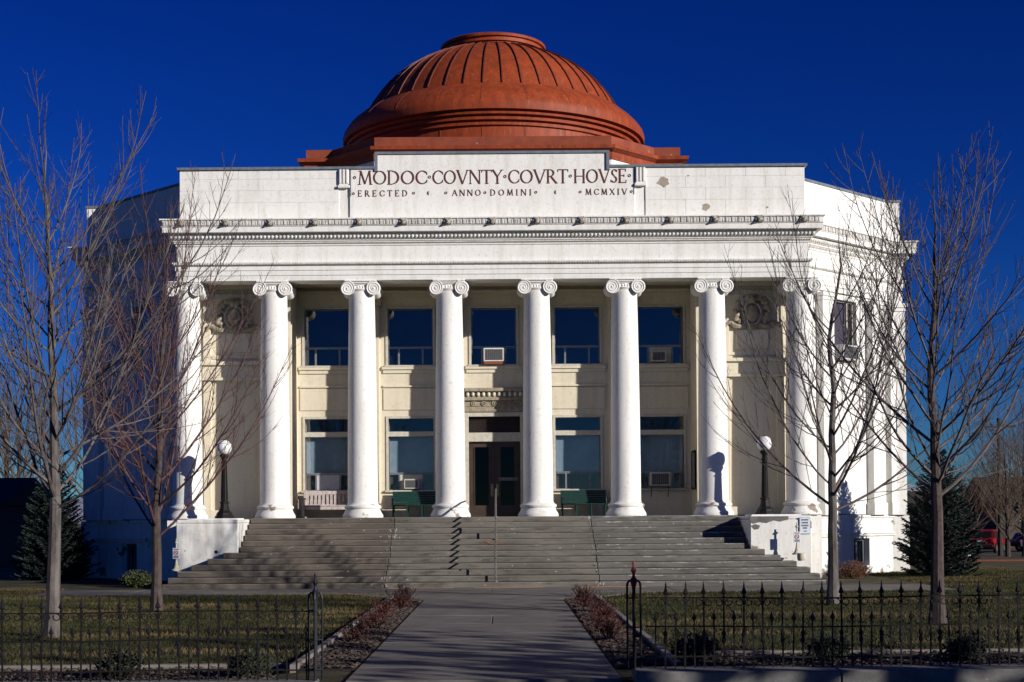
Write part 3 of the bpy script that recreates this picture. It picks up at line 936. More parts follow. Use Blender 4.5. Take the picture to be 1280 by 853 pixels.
for yy in (-0.45, 0.45):
    cp.tube([(-0.40, yy, ZT - 0.085), (-0.2, yy, ZT - 0.10), (0, yy, ZT - 0.105), (0.2, yy, ZT - 0.10), (0.40, yy, ZT - 0.085)], 0.018, 5)
for k in range(-3, 4):
    x = k * 0.085
    cp.ball((x, -0.40, ZT - 0.245), (0.036, 0.05, 0.06), 8, 5)
cp.lathe([(0.42, ZT - 0.34), (0.45, ZT - 0.32), (0.46, ZT - 0.29), (0.44, ZT - 0.27), (0.40, ZT - 0.16)], 28)
for k in range(12):
    cp.box(-0.46 + k * 0.08, -0.42 + k * 0.08, -0.475, -0.465, ZT - 0.05, ZT - 0.01)
CPM = cp.mesh('capital', WHITE)
for k, x in enumerate(COLX):
    cpos = Vector((x, 0, FLOOR)) + off
    so = link('column', SHM, CH, cpos, (0, 0, R(17 * k)))
    link('base', BSM, so, (0, 0, 0.0))
    link('capital', CPM, so, (0, 0, 0), (0, 0, R(-17 * k)))

# parapet: scored blocks on the wings, plain inscription panel in the middle
PY = -0.36
b = MB(); b.box(-10.12, 10.12, PY + 0.035, 0.1, 11.66, 13.33); b.box(-3.72, 3.72, PY + 0.03, 0.1, 13.33, 13.80)
b.build('parapet_core', WHITE, CH)
COURSES = [(11.68, 12.27), (12.275, 12.66), (12.665, 13.03), (13.035, 13.33)]
for s in (-1, 1):
    for ci, (z0, z1) in enumerate(COURSES):
        xs = [4.96]
        x = 4.96 + (0.65 if ci % 2 else 1.3)
        while x < 9.75:
            xs.append(x); x += 1.3
        xs.append(10.12)
        for a, c in zip(xs[:-1], xs[1:]):
            if ci == 3 and False: continue
            m = MB(); m.bbox(min(s * a, s * c) + 0.003, max(s * a, s * c) - 0.003, PY + U(-0.003, 0.003), PY + 0.04, z0 - 0.001, z1 + 0.001, 0.003)
            m.build('parapet_block', WHITE, CH)
panel = MB(); panel.box(-4.60, 4.60, PY - 0.02, PY + 0.034, 11.68, 13.33); panel.box(-3.72, 3.72, PY - 0.02, PY + 0.03, 13.33, 13.80)
panel = panel.build('inscription_panel', WHITE, CH)
for s in (-1, 1):
    b = MB()
    xc = s * 4.80
    b.box(xc - 0.17, xc + 0.17, PY - 0.03, PY + 0.03, 12.86, 13.33); b.box(xc - 0.19, xc + 0.19, PY - 0.10, PY + 0.03, 12.72, 12.80, b=0.01); b.box(xc - 0.15, xc + 0.15, PY - 0.06, PY + 0.03, 12.80, 12.86)
    for k in (-1, 0, 1):
        b.box(xc + k * 0.11 - 0.032, xc + k * 0.11 + 0.032, PY - 0.085, PY - 0.02, 12.86, 13.32, b=0.01)
    b.build('triglyph', WHITE, CH)
    b = MB(); b.box(s * 4.585 - 0.02, s * 4.585 + 0.02, PY - 0.026, PY - 0.018, 12.45, 13.36); b.build('stained_joint', COPING, CH)
# peeled plaster patches
def patch(px, pz, r, seed, y):
    q = random.Random(seed)
    poly = []
    for k in range(13):
        a = 2 * math.pi * k / 13
        rr = r * q.uniform(0.65, 1.15)
        poly.append((px + rr * math.cos(a) * 1.25, pz + rr * math.sin(a)))
    m = MB().prism(poly, y - 0.006, y + 0.02, lambda a, b_, c: (a, c, b_))
    m.build('bare_plaster_patch', PLASTER, CH)
PLASTER = pmat('bare_plaster', (0.40, 0.34, 0.27), (0.30, 0.25, 0.19), 9, 0.9, bump=0.4)
patch(5.54, 12.86, 0.17, 3, PY); patch(6.92, 12.02, 0.11, 5, PY); patch(6.35, 13.05, 0.03, 6, PY); patch(8.9, 12.0, 0.04, 9, PY)
# copings
b = MB()
for a, c, z in ((-10.2, -3.80, 13.33), (3.80, 10.2, 13.33), (-3.80, 3.80, 13.80)):
    b.box(a, c, PY - 0.07, 0.14, z, z + 0.085, b=0.006)
for s in (-1, 1):
    b.box(s * 3.75 - 0.05, s * 3.75 + 0.05, PY - 0.068, 0.138, 13.25, 13.80)
b.build('parapet_coping', COPING, CH)
# wing parapets (angled wall, end pier, side)
PP = [(-14.5, 20), (-14.5, 4.4), (-14.0, 4.4), (-10.2, 0.6), (-10.2, 0.15)]
for sgn in (1, -1):
    pl = PP if sgn < 0 else [(-x, y) for x, y in PP][::-1]
    MB().sweep(pl, [(-0.06, 11.66), (-0.06, 13.12), (-0.35, 13.12), (-0.35, 11.66)], True).build('wing_parapet', WHITE, CH)
    MB().sweep(pl, [(-0.02, 13.122), (-0.02, 13.20), (-0.40, 13.20), (-0.40, 13.122)], True).build('wing_coping', COPING, CH)

# inscription
def stroke_glyphs():
    G = {}
    k, n = 0.115, 0.06       # thick and thin
    def L(x0, y0, x1, y1, w): return ('L', x0, y0, x1, y1, w)
    def S(x, y, l=0.2): return ('L', x - l / 2, y, x + l / 2, y, 0.045)
    def A(cx, cy, rx, ry, a0, a1): return ('A', cx, cy, rx, ry, a0, a1)
    G['M'] = (1.0, [L(.12, 0, .2, 1, n), L(.2, 1, .5, .05, k), L(.5, .05, .8, 1, n), L(.8, 1, .88, 0, k), S(.11, .02), S(.9, .02), S(.13, .98, .14), S(.87, .98, .14)])
    G['O'] = (1.0, [A(.5, .5, .45, .49, 0, 360)])
    G['D'] = (.9, [L(.14, 0, .14, 1, k), L(.02, .02, .35, .02, n), L(.02, .98, .35, .98, n), A(.35, .5, .48, .49, -90, 90)])
    G['C'] = (.85, [A(.5, .5, .45, .49, 48, 312), L(.80, .87, .82, .68, .05), L(.80, .13, .82, .32, .05)])
    G['V'] = (.9, [L(.08, 1, .45, 0, k), L(.45, 0, .82, 1, n), S(.08, .98), S(.82, .98)])
    G['N'] = (.95, [L(.13, 0, .13, 1, n), L(.13, 1, .82, 0, k), L(.82, 0, .82, 1, n), S(.13, .02), S(.82, .98), S(.06, .98, .14)])
    G['T'] = (.8, [L(.4, 0, .4, 1, k), L(.03, .97, .77, .97, n), L(.04, 1, .04, .82, .045), L(.76, 1, .76, .82, .045), S(.4, .02, .26)])
    G['Y'] = (.8, [L(.06, 1, .4, .5, k), L(.4, .5, .74, 1, n), L(.4, 0, .4, .5, k), S(.4, .02, .26), S(.06, .98), S(.74, .98)])
    G['R'] = (.8, [L(.14, 0, .14, 1, k), L(.02, .98, .35, .98, n), A(.35, .74, .24, .24, -90, 90), L(.14, .5, .35, .5, n), L(.34, .5, .74, 0, k), S(.14, .02), S(.76, .02, .14)])
    G['H'] = (.95, [L(.16, 0, .16, 1, k), L(.8, 0, .8, 1, k), L(.16, .5, .8, .5, n), S(.16, .02), S(.16, .98), S(.8, .02), S(.8, .98)])
    G['S'] = (.6, [A(.31, .75, .22, .24, 25, 275), A(.29, .25, .24, .24, -150, 95), L(.5, .95, .51, .78, .045), L(.06, .05, .06, .24, .045)])
    G['E'] = (.7, [L(.14, 0, .14, 1, k), L(.02, .02, .6, .02, n), L(.02, .98, .58, .98, n), L(.14, .52, .46, .52, n), L(.6, .0, .63, .2, .045), L(.58, 1, .58, .82, .045), L(.46, .43, .46, .61, .04)])
    G['A'] = (.9, [L(.08, 0, .45, 1, n), L(.45, 1, .82, 0, k), L(.22, .36, .68, .36, n), S(.08, .02), S(.82, .02)])
    G['I'] = (.4, [L(.2, 0, .2, 1, k), S(.2, .02, .26), S(.2, .98, .26)])
    G['X'] = (.85, [L(.1, 1, .75, 0, k), L(.08, 0, .75, 1, n), S(.1, .98), S(.75, .98), S(.1, .02), S(.75, .02)])
    return G
GL = stroke_glyphs()
def write(mb, text, x0, x1, z0, h, y, spacing=0.0, weight=1.0):
    tot = sum(GL[c][0] for c in text) * h
    gap = (x1 - x0 - tot) / max(1, len(text) - 1) if spacing else 0
    sx = 1.0 if spacing else (x1 - x0) / tot
    x = x0
    layer = 0
    for c in text:
        wd, st = GL[c]
        for q in st:
            layer += 1
            yy = y - 0.010 - 0.0004 * (layer % 9)
            if q[0] == 'L':
                _, a, b_, c_, d, wt = q
                p = Vector((x + a * h * sx, z0 + b_ * h)); r = Vector((x + c_ * h * sx, z0 + d * h))
                dd = (r - p).normalized(); nn = Vector((-dd.y, dd.x)) * wt * h * 0.5 * weight
                poly = [p + nn, p - nn, r - nn, r + nn]
                mb.prism([(v.x, v.y) for v in poly], yy, y + 0.004, lambda a, b_, c: (a, c, b_))
            else:
                _, cx, cy, rx, ry, a0, a1 = q
                n = max(8, int(abs(a1 - a0) / 15))
                ou, inn = [], []
                for k in range(n + 1):
                    t = R(a0 + (a1 - a0) * k / n)
                    th = (0.06 + 0.06 * abs(math.cos(t))) * weight
                    ou.append((x + (cx + rx * math.cos(t)) * h * sx, z0 + (cy + ry * math.sin(t)) * h))
                    inn.append((x + (cx + (rx - th) * math.cos(t)) * h * sx, z0 + (cy + (ry - th) * math.sin(t)) * h))
                for k in range(n):
                    mb.prism([ou[k], ou[k + 1], inn[k + 1], inn[k]], yy, y + 0.004, lambda a, b_, c: (a, c, b_))
        x += wd * h * sx + gap
def px2x(px): return (px - 614.4) / 38.75
def ring(mb, x, z, r, y, part=360):
    n = 12
    a0 = 0 if part == 360 else 90
    for k in range(n):
        t0, t1 = R(a0 + part * k / n), R(a0 + part * (k + 1) / n)
        th0 = th1 = 0.45
        if part != 360:
            th0 = 0.75 * math.sin(math.pi * k / n) + 0.03; th1 = 0.75 * math.sin(math.pi * (k + 1) / n) + 0.03
        mb.prism([(x + r * math.cos(t0), z + r * math.sin(t0)), (x + r * math.cos(t1), z + r * math.sin(t1)),
                  (x + r * (1 - th1) * math.cos(t1), z + r * (1 - th1) * math.sin(t1)), (x + r * (1 - th0) * math.cos(t0), z + r * (1 - th0) * math.sin(t0))],
                 y - 0.012, y + 0.004, lambda a, b_, c: (a, c, b_))
IY = PY - 0.022
ins = MB()
Z1, H1 = 12.825, 0.455
for wtxt, a, c in (('MODOC', 446, 533.5), ('COVNTY', 539, 628), ('COVRT', 634, 710.5), ('HOVSE', 716.5, 784)):
    write(ins, wtxt, px2x(a), px2x(c), Z1, H1, IY)
for d in (442, 536, 630.8, 712.8, 786.8):
    ring(ins, px2x(d), Z1 + 0.235, 0.05, IY)
ins.build('inscription_title', LETTER, panel)['kind'] = 'stuff'
ins = MB()
Z2, H2 = 12.44, 0.20
for wtxt, a, c in (('ERECTED', 446, 508.5), ('ANNO', 564, 600.5), ('DOMINI', 612, 664), ('MCMXIV', 731.5, 784)):
    write(ins, wtxt, px2x(a), px2x(c), Z2, H2, IY, spacing=1, weight=1.15)
for d in (440.5, 516, 556.5, 605.5, 669.3, 725, 789):
    ring(ins, px2x(d), Z2 + 0.10, 0.043, IY)
for d in (535.5, 695):
    ring(ins, px2x(d), Z2 + 0.10, 0.065, IY, 180)
ins.build('inscription_date', LETTER, panel)['kind'] = 'stuff'

# angled wing walls
for T, s in ((TR, 1), (TL, -1)):
    wu0, wu1, wv0, wv1 = 1.69, 3.27, 7.25, 9.35
    mb = wall_grid(MB(), 0.0, 5.37, 1.9, 9.76, [(wu0, wu1, wv0, wv1)], 0.4, T)
    mb.box(s * 14.0, s * 14.49, 4.41, 4.9, 1.9, 9.76)
    mb.box(s * 14.1, s * 14.49, 4.9, 19.9, 1.9, 9.76)
    ww = mb.build('wing_wall', WHITE, CH)
    for u0, u1 in ((0.78, 1.45), (3.84, 4.62), (5.0, 5.36)):
        b = MB()
        b.box(u0, u1, -0.28, 0.02, 2.45, 9.2, T, b=0.01); b.box(u0 - 0.05, u1 + 0.03, -0.33, 0.02, 2.02, 2.45, T, b=0.015)
        b.box(u0 - 0.04, u1 + 0.02, -0.31, 0.02, 9.2, 9.32, T, b=0.01); b.box(u0 - 0.07, u1 + 0.03, -0.35, 0.02, 9.322, 9.45, T, b=0.01)
        b.build('wing_pilaster', WHITE, ww)
    b = MB(); b.box(14.0, 14.52, 4.16, 4.42, 2.02, 9.2); b.box(13.98, 14.56, 4.12, 4.42, 9.2, 9.33); b.box(13.98, 14.60, 4.08, 4.42, 9.332, 9.48)
    if s < 0: b.v = [(-x, y, z) for x, y, z in b.v]
    b.build('corner_pilaster', WHITE, ww)
    b = MB(); b.box(0.3, 5.36, -0.10, 0.02, 9.55, 9.70, T); b.build('string_moulding', WHITE, ww)
    b = MB(); b.box(wu0 - 0.03, wu1 + 0.03, -0.05, 0.12, wv0 - 0.08, wv0, T); b.box(wu0, wu0 + 0.05, 0.14, 0.2, wv0, wv1, T); b.box(wu1 - 0.05, wu1, 0.14, 0.2, wv0, wv1, T)
    b.box(wu0 + 0.05, wu1 - 0.05, 0.14, 0.2, wv1 - 0.05, wv1, T); b.box(wu1 - 0.42, wu1 - 0.37, 0.13, 0.2, wv0, wv1 - 0.05, T)
    wo = b.build('window', FRAME, CH)
    MB().box(wu0 + 0.05, wu1 - 0.05, 0.165, 0.171, wv0 + 0.02, wv1 - 0.05, T).build('pane', GLASS, wo)
    MB().box(wu0 - 0.05, wu1 + 0.05, 0.26, 0.275, wv0 - 0.05, wv1 + 0.05, T).build('blind', BROWNBLIND if s > 0 else DARKROOM, wo)

# attic base and dome
AT = [(-7.1, 19), (-7.1, 7.9), (-6.1, 7.9), (-4.35, 6.05), (4.35, 6.05), (6.1, 7.9), (7.1, 7.9), (7.1, 19)]
MB().prism(AT, 11.4, 15.12).build('attic_wall', WHITE, CH)
MB().sweep(AT, [(-0.6, 15.10), (0.04, 15.12), (0.06, 15.25), (0.06, 15.38), (0.20, 15.46), (0.26, 15.48), (0.28, 15.60), (0.05, 15.63), (-0.6, 15.66)]).build('attic_cornice', RED, CH)
MB().sweep(AT, [(-0.02, 15.62), (-0.02, 15.98), (-0.06, 16.0), (-0.9, 16.0), (-0.9, 15.62)], True).build('attic_blocking', RED_WORN, CH)
MB().prism([(x * 0.92, y + (0.4 if y < 15 else -0.4)) for x, y in AT], 15.5, 15.72).build('attic_deck', RED, CH)
DC = (0.0, 13.0, 0.0)
DZ = lambda pr: [(r_, z_ if z_ < 17.5 else 17.5 + (z_ - 17.5) * 0.95) for r_, z_ in pr]
dome = MB()
dome.lathe(DZ([(5.70, 15.6), (5.70, 16.70), (5.80, 16.73), (5.81, 16.83), (5.75, 16.84), (5.75, 16.885), (5.90, 16.91), (5.92, 17.01), (5.86, 17.02), (5.86, 17.065), (6.03, 17.09), (6.05, 17.17), (5.98, 17.18), (5.98, 17.225), (6.17, 17.25),
            (6.19, 17.48), (6.15, 17.62), (6.0, 17.86), (5.78, 18.10), (5.52, 18.32), (5.32, 18.46), (5.29, 18.50), (5.21, 18.51),
            (5.14, 18.61), (4.96, 18.94), (4.70, 19.33), (4.40, 19.70), (4.05, 20.05), (3.65, 20.37), (3.22, 20.65), (2.7, 20.92), (2.17, 21.13), (1.9, 21.2)]), 88, DC)
DM = dome.build('dome', RED, CH)
rp = [(5.19, 18.54), (4.97, 18.95), (4.71, 19.34), (4.41, 19.71), (4.06, 20.06), (3.66, 20.38), (3.23, 20.66), (2.71, 20.93), (2.12, 21.16)]
rp = DZ(rp)
ribm = MB().tube([(r + 0.012, 0, z + 0.012) for r, z in rp], 0.030, 4, smooth=False).mesh('rib', RIBM)
for k in range(44):
    link('rib', ribm, DM, Vector(DC) + off, (0, 0, 2 * math.pi * (k + 0.5) / 44))
seam = MB()
for k in range(22):
    a = 2 * math.pi * (k + 0.25) / 22
    seam.tube([(r * math.cos(a) + DC[0], r * math.sin(a) + DC[1], z) for r, z in ((5.705, 15.8), (5.705, 16.69))], 0.012, 4)
    seam.tube([((r + 0.004) * math.cos(a) + DC[0], (r + 0.004) * math.sin(a) + DC[1], z) for r, z in DZ(((6.15, 17.62), (6.0, 17.86), (5.78, 18.10), (5.52, 18.32), (5.32, 18.46)))], 0.009, 4)
seam.build('sheet_seam', RED_WORN, DM)['kind'] = 'stuff'
lan = MB().lathe([(1.98, 20.8), (1.98, 20.99), (2.04, 21.01), (2.04, 21.05), (2.13, 21.08), (2.13, 21.17), (2.06, 21.19), (2.06, 21.24), (2.15, 21.27), (2.17, 21.36), (2.11, 21.40), (1.85, 21.40), (1.85, 21.2), (0.0, 21.22)], 64, DC)
lan.build('lantern_ring', RED, DM)

# ------------------------------------------------------------------ stairs
PALECHIP = pmat('pale_chipped_concrete', (0.40, 0.38, 0.35), (0.26, 0.24, 0.21), 14, 0.9)
ST = empty('stone_staircase', (0, -3.5, 0), 'broad worn grey concrete staircase rising to the columned porch', 'staircase')
NR = 12
RH = FLOOR / NR
widths = [9.5, 9.42, 9.22, 8.9, 8.5, 8.1]
JOINTS = [-3.13, 3.04]
for k in range(NR):
    z0, z1 = k * RH, (k + 1) * RH
    y0 = -5.9 + 0.385 * k
    wdt = widths[k] if k < 6 else 7.66
    y1 = -0.86 if k == NR - 1 else y0 + 0.385 + 0.25
    cuts = [-wdt, JOINTS[0] + U(-0.02, 0.02), JOINTS[1] + U(-0.02, 0.02), wdt]
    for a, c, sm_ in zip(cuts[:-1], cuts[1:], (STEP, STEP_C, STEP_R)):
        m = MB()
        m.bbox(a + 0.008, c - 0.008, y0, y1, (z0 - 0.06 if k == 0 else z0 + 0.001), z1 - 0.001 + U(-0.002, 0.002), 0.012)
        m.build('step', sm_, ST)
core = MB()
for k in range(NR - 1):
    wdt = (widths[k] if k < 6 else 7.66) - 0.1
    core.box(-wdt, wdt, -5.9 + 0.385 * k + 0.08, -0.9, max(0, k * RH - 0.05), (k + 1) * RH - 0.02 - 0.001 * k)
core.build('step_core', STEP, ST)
for k in range(NR):
    m = MB()
    for q in range(7):
        cx, s_ = U(-7.2, 7.2), U(0.012, 0.03)
        zc = (k + U(.35, .97)) * RH
        m.prism([(cx + s_ * U(.6, 1.6) * math.cos(R(60 * t)), zc + s_ * 0.7 * math.sin(R(60 * t))) for t in range(6)], -5.9 + 0.385 * k - 0.003, -5.9 + 0.385 * k + 0.01, lambda a, b_, c: (a, c, b_))
    m.build('chipped_spots', PALECHIP, ST)['kind'] = 'stuff'
# broken edges along the expansion joints
for j, xj in enumerate(JOINTS):
    for k in range(NR):
        if U(0, 1) < 0.8:
            m = MB()
            for q in range(3):
                cx = xj + U(-0.12, 0.12); s = U(0.02, 0.055)
                m.prism([(cx + s * U(.5, 1.3) * math.cos(R(60 * t)), (k + U(.3, .95)) * RH + s * 0.8 * math.sin(R(60 * t))) for t in range(6)], -5.9 + 0.385 * k - 0.006, -5.9 + 0.385 * k + 0.01, lambda a, b_, c: (a, c, b_))
            m.build('broken_patch', PALECHIP if U(0, 1) < .5 else KERB, ST)['kind'] = 'stuff'

for s, lab in ((1, 'white plastered stair block with peeling top under the right lamp'), (-1, 'white plastered stair block under the left lamp')):
    base = (s * 8.62, -2.3, 0)
    e = empty('stair_block', base, lab, 'stair block', 'plastered blocks beside the stairs')
    b = MB(); x0, x1 = 7.70, 9.55
    b.bbox(x0, x1, -3.72, -0.86, 0.0, 1.90, 0.02)
    b.bbox(x0 - 0.0, x1 + 0.0, -3.70, -0.862, 1.902, 2.02, 0.03)
    b.box(x0 + 0.3, x1, -2.2, -0.87, 2.02, 2.06)
    if s < 0: b.v = [(-x, y, z) for x, y, z in b.v]
    b.build('block_body', WHITE_WORN, e)
    c = MB(); c.prism([(x0 - 0.012, 1.86), (x0 + 0.1, 1.78), (x0 + 0.28, 1.83), (x0 + 0.5, 1.80), (x0 + 0.72, 1.88), (x0 + 0.9, 1.84), (x0 + 1.15, 1.90), (x0 + 1.15, 2.0), (x0 - 0.012, 2.0)], -3.735, -3.69, lambda a, b_, q: (a, q, b_))
    c.prism([(x0 + 0.02, 1.72), (x0 + 0.12, 1.60), (x0 + 0.25, 1.62), (x0 + 0.30, 1.72), (x0 + 0.15, 1.77)], -3.728, -3.69, lambda a, b_, q: (a, q, b_))
    if s > 0: c.build('bare_edge', KERB, e)
    if s < 0:
        MB().ball((-8.35, -3.72, 1.05), (0.05, 0.02, 0.05), 10, 6).build('drain_hole', DARKROOM, e)

# centre handrail
hr = empty('handrail', (0, -3.5, 0), 'thin steel pipe handrail running down the centre of the stairs', 'handrail')
ya, yb = -0.95, -5.75
def nz(y): return FLOOR * min(1, max(0, (y + 5.9 + 0.385) / (12 * 0.385)))
b = MB()
b.tube([(0.05, -0.55, 2.92), (0.05, -1.15, 2.92), (0.05, -1.5, 2.86), (0.05, -5.55, 1.08), (0.05, -5.78, 1.0), (0.05, -5.86, 0.86)], 0.028, 8)
b.build('rail', PIPE, hr)
for y in (-0.62, -3.2, -5.7):
    k = int((y + 5.9) / 0.385)
    gzv = min(FLOOR, (k + 1) * RH)
    tz = 2.92 if y > -1.1 else 2.86 + (y + 1.5) / (-4.05) * (-1.78)
    m = MB(); m.tube([(0.05, y, gzv - 0.02), (0.05, y, tz)], 0.024, 8); m.lathe([(0.07, 0), (0.07, 0.015), (0.03, 0.03)], 10, (0.05, y, gzv - 0.002))
    m.build('post', PIPE, hr)
m = MB(); m.tube([(-0.30, -3.2, 1.30), (-0.14, -3.2, 1.22), (0.28, -3.2, 1.22)], 0.02, 6); m.build('cross_bar', RUST, hr)

# ------------------------------------------------------------------ lamps
def lamp(x, label):
    e = empty('lamp_post', (x, -1.4, 2.06), label, 'lamp post', 'globe lamps beside the stairs')
    b = MB(); b.lathe([(0.31, 0.0), (0.31, 0.06), (0.27, 0.09), (0.25, 0.16), (0.17, 0.26), (0.14, 0.36), (0.13, 0.46), (0.15, 0.48), (0.15, 0.52), (0.11, 0.55)], 8, smooth=False)
    b.build('base', IRON, e, local=True)
    b = MB(); b.lathe([(0.105, 0.55), (0.09, 1.2), (0.075, 1.72), (0.10, 1.74), (0.10, 1.78), (0.075, 1.80), (0.08, 1.86), (0.13, 1.94), (0.15, 1.97), (0.15, 2.0), (0.10, 2.03)], 16)
    for k in range(10):
        a = 2 * math.pi * k / 10
        b.tube([(0.103 * math.cos(a), 0.103 * math.sin(a), 0.57), (0.074 * math.cos(a), 0.074 * math.sin(a), 1.70)], 0.014, 4)
    b.build('shaft', IRON, e, local=True)
    MB().ball((0, 0, 2.24), (0.235, 0.235, 0.24), 28, 18).build('globe', GLOBE, e, local=True)
    MB().lathe([(0.06, 2.455), (0.06, 2.48), (0.03, 2.50), (0.0, 2.505)], 10).build('cap', IRON, e, local=True)
    return e
lamp(8.55, 'black iron lamp post with white globe right of the stairs')
lamp(-8.52, 'black iron lamp post with white globe left of the stairs')

# ------------------------------------------------------------------ benches
def green_bench(x, y, label):
    e = empty('green_bench', (x, y, FLOOR), label, 'bench', 'green benches on the porch')
    L = 0.77
    for k in range(6):
        MB().box(-L, L, 0.20 + 0.012 * k, 0.225 + 0.012 * k, 0.44 + 0.075 * k, 0.507 + 0.075 * k).build('back_slat', GREENP, e, local=True)
    for k in range(5):
        MB().box(-L, L, -0.28 + 0.095 * k, -0.20 + 0.095 * k, 0.40, 0.43).build('seat_slat', GREENP, e, local=True)
    for sx in (-0.72, -0.25, 0.25, 0.72):
        for yy in (-0.24, 0.2):
            MB().box(sx - 0.025, sx + 0.025, yy - 0.025, yy + 0.025, 0, 0.40).build('leg', GREENP, e, local=True)
    for sx in (-0.745, 0.745):
        m = MB(); m.tube([(sx, 0.22, 0.62), (sx, -0.05, 0.64), (sx, -0.28, 0.62), (sx, -0.30, 0.52), (sx, -0.27, 0.40)], 0.022, 6); m.build('armrest', GREENP, e, local=True)
    return e
green_bench(-2.70, 1.98, 'dark green slatted bench left of the entrance doors')
green_bench(3.00, 1.98, 'dark green slatted bench right of the entrance doors')
e = empty('slatted_bench', (-5.55, 1.98, FLOOR), 'weathered wooden bench with upright back slats, partly lit, at the far left window', 'bench')
L = 0.92
for z0, z1 in ((0.36, 0.46), (0.80, 0.92)):
    MB().bbox(-L, L, 0.20, 0.25, z0, z1, 0.006).build('back_rail', BENCHW, e, local=True)
for k in range(13):
    x = -0.80 + k * 0.1335
    MB().box(x - 0.042, x + 0.042, 0.212, 0.238, 0.46, 0.80).build('back_slat', BENCHW, e, local=True)
for k in range(5):
    MB().bbox(-L, L, -0.28 + 0.1 * k, -0.19 + 0.1 * k, 0.40, 0.435, 0.004).build('seat_slat', BENCHW, e, local=True)
for sx in (-L + 0.03, L - 0.03):
    for yy, h in ((-0.25, 0.64), (0.225, 0.95)):
        MB().bbox(sx - 0.045, sx + 0.045, yy - 0.045, yy + 0.045, 0, h, 0.006).build('leg', BENCHW, e, local=True)
    MB().bbox(sx - 0.055, sx + 0.055, -0.30, 0.18, 0.64, 0.68, 0.006).build('armrest', BENCHW, e, local=True)
MB().bbox(-L + 0.08, L - 0.08, -0.27, -0.24, 0.28, 0.39, 0.004).build('apron', BENCHW, e, local=True)

# notice board on the right return wall
e = empty('notice_board', (6.70, 1.7, 3.0), 'narrow black framed notice board beside the far right window', 'notice board')
b = MB(); z0, z1, y0, y1 = 2.92, 4.22, 1.15, 2.05
b.box(6.66, 6.718, y0, y0 + 0.05, z0, z1); b.box(6.66, 6.718, y1 - 0.05, y1, z0, z1); b.box(6.66, 6.718, y0 + 0.05, y1 - 0.05, z0, z0 + 0.05); b.box(6.66, 6.718, y0 + 0.05, y1 - 0.05, z1 - 0.05, z1)
b.build('frame', IRON, e)
MB().box(6.69, 6.715, y0 + 0.05, y1 - 0.05, z0 + 0.05, z1 - 0.05).build('board', BLIND, e)
MB().box(6.674, 6.678, y0 + 0.05, y1 - 0.05, z0 + 0.05, z1 - 0.05).build('pane', GLASS, e)

# ------------------------------------------------------------------ window air conditioners
def aircon(T, u, v, wd_, h, d, label, casing, tray=False, brackets=False, base=None, deep=0.16):
    e = empty('air_conditioner', T(u, -d / 2, v), label, 'air conditioner', 'window air conditioners')
    b = MB(); b.bbox(u - wd_ / 2, u + wd_ / 2, -d + deep, deep + 0.1, v, v + h, 0.012, T)
    b.build('casing', casing, e)
    g = MB(); g.box(u - wd_ / 2 + 0.05, u + wd_ / 2 - 0.05, -d + deep - 0.006, -d + deep + 0.02, v + 0.045, v + h - 0.045, T)
    n = 9
    go = g.build('grille', ACG, e)
    l = MB()
    for k in range(n):
        uu = u - wd_ / 2 + 0.07 + (wd_ - 0.14) * k / (n - 1)
        l.box(uu - 0.006, uu + 0.006, -d + deep - 0.014, -d + deep - 0.005, v + 0.05, v + h - 0.05, T)
    l.build('louvre', ALU, go)
    if tray:
        MB().box(u - wd_ / 2 + 0.02, u + wd_ / 2 - 0.02, -d + deep + 0.02, deep, v - 0.09, v - 0.005, T).build('drip_tray', RUST, e)
    if brackets:
        for q in (-1, 1):
            m = MB(); uu = u + q * (wd_ / 2 - 0.06)
            m.tube([T(uu, deep - 0.1, v - 0.42), T(uu + 0.02 * q, -d + deep + 0.02, v - 0.02), T(uu, deep - 0.05, v - 0.01)], 0.012, 5); m.build('bracket', IRON, e)
    return e
aircon(PW, 0.0, 7.34, 0.70, 0.46, 0.42, 'white air conditioner with rusty tray above the entrance', pmat('white_ac', (0.72, 0.72, 0.70), (0.62, 0.62, 0.6), 8, 0.5), tray=True)
aircon(PW, 5.62, 7.30, 0.52, 0.36, 0.40, 'small grey air conditioner in the far right upper porch window', ACW)
aircon(PW, -2.83, 3.02, 0.52, 0.34, 0.34, 'beige air conditioner behind the left green bench', ACW)
aircon(PW, 5.62, 3.06, 0.68, 0.46, 0.55, 'beige air conditioner on iron brackets in the far right lower window', ACW, brackets=True)
aircon(TR, 2.38, 7.28, 0.95, 0.50, 0.50, 'dark window air conditioner in the sunlit right wing wall', PANELW)

# ------------------------------------------------------------------ signs by the stair blocks
e = empty('wall_sign', (9.34, -3.72, 1.4), 'pale blue notice fixed to the right stair block', 'sign')
b = MB(); b.bbox(9.17, 9.50, -3.752, -3.725, 1.46, 1.96, 0.004); pl_ = b.build('plate', SIGNB, e)
b = MB(); b.box(9.19, 9.48, -3.757, -3.7525, 1.48, 1.94); b.build('face', SIGNW, e)
b = MB()
for k, (z, wdt) in enumerate(((1.885, .22), (1.80, .20), (1.715, .22), (1.64, .14))):
    n = 6 if wdt > .15 else 4
    for q in range(n):
        x = 9.335 - wdt / 2 + wdt * (q + .5) / n
        b.box(x - wdt / n * .36, x + wdt / n * .36, -3.760, -3.7575, z - 0.024, z + 0.024)
b.box(9.30, 9.37, -3.760, -3.7575, 1.535, 1.56); b.prism([(9.37, 1.525), (9.40, 1.5475), (9.37, 1.57)], -3.760, -3.7575, lambda a, b_, c: (a, c, b_))
b.build('print', INK, e)

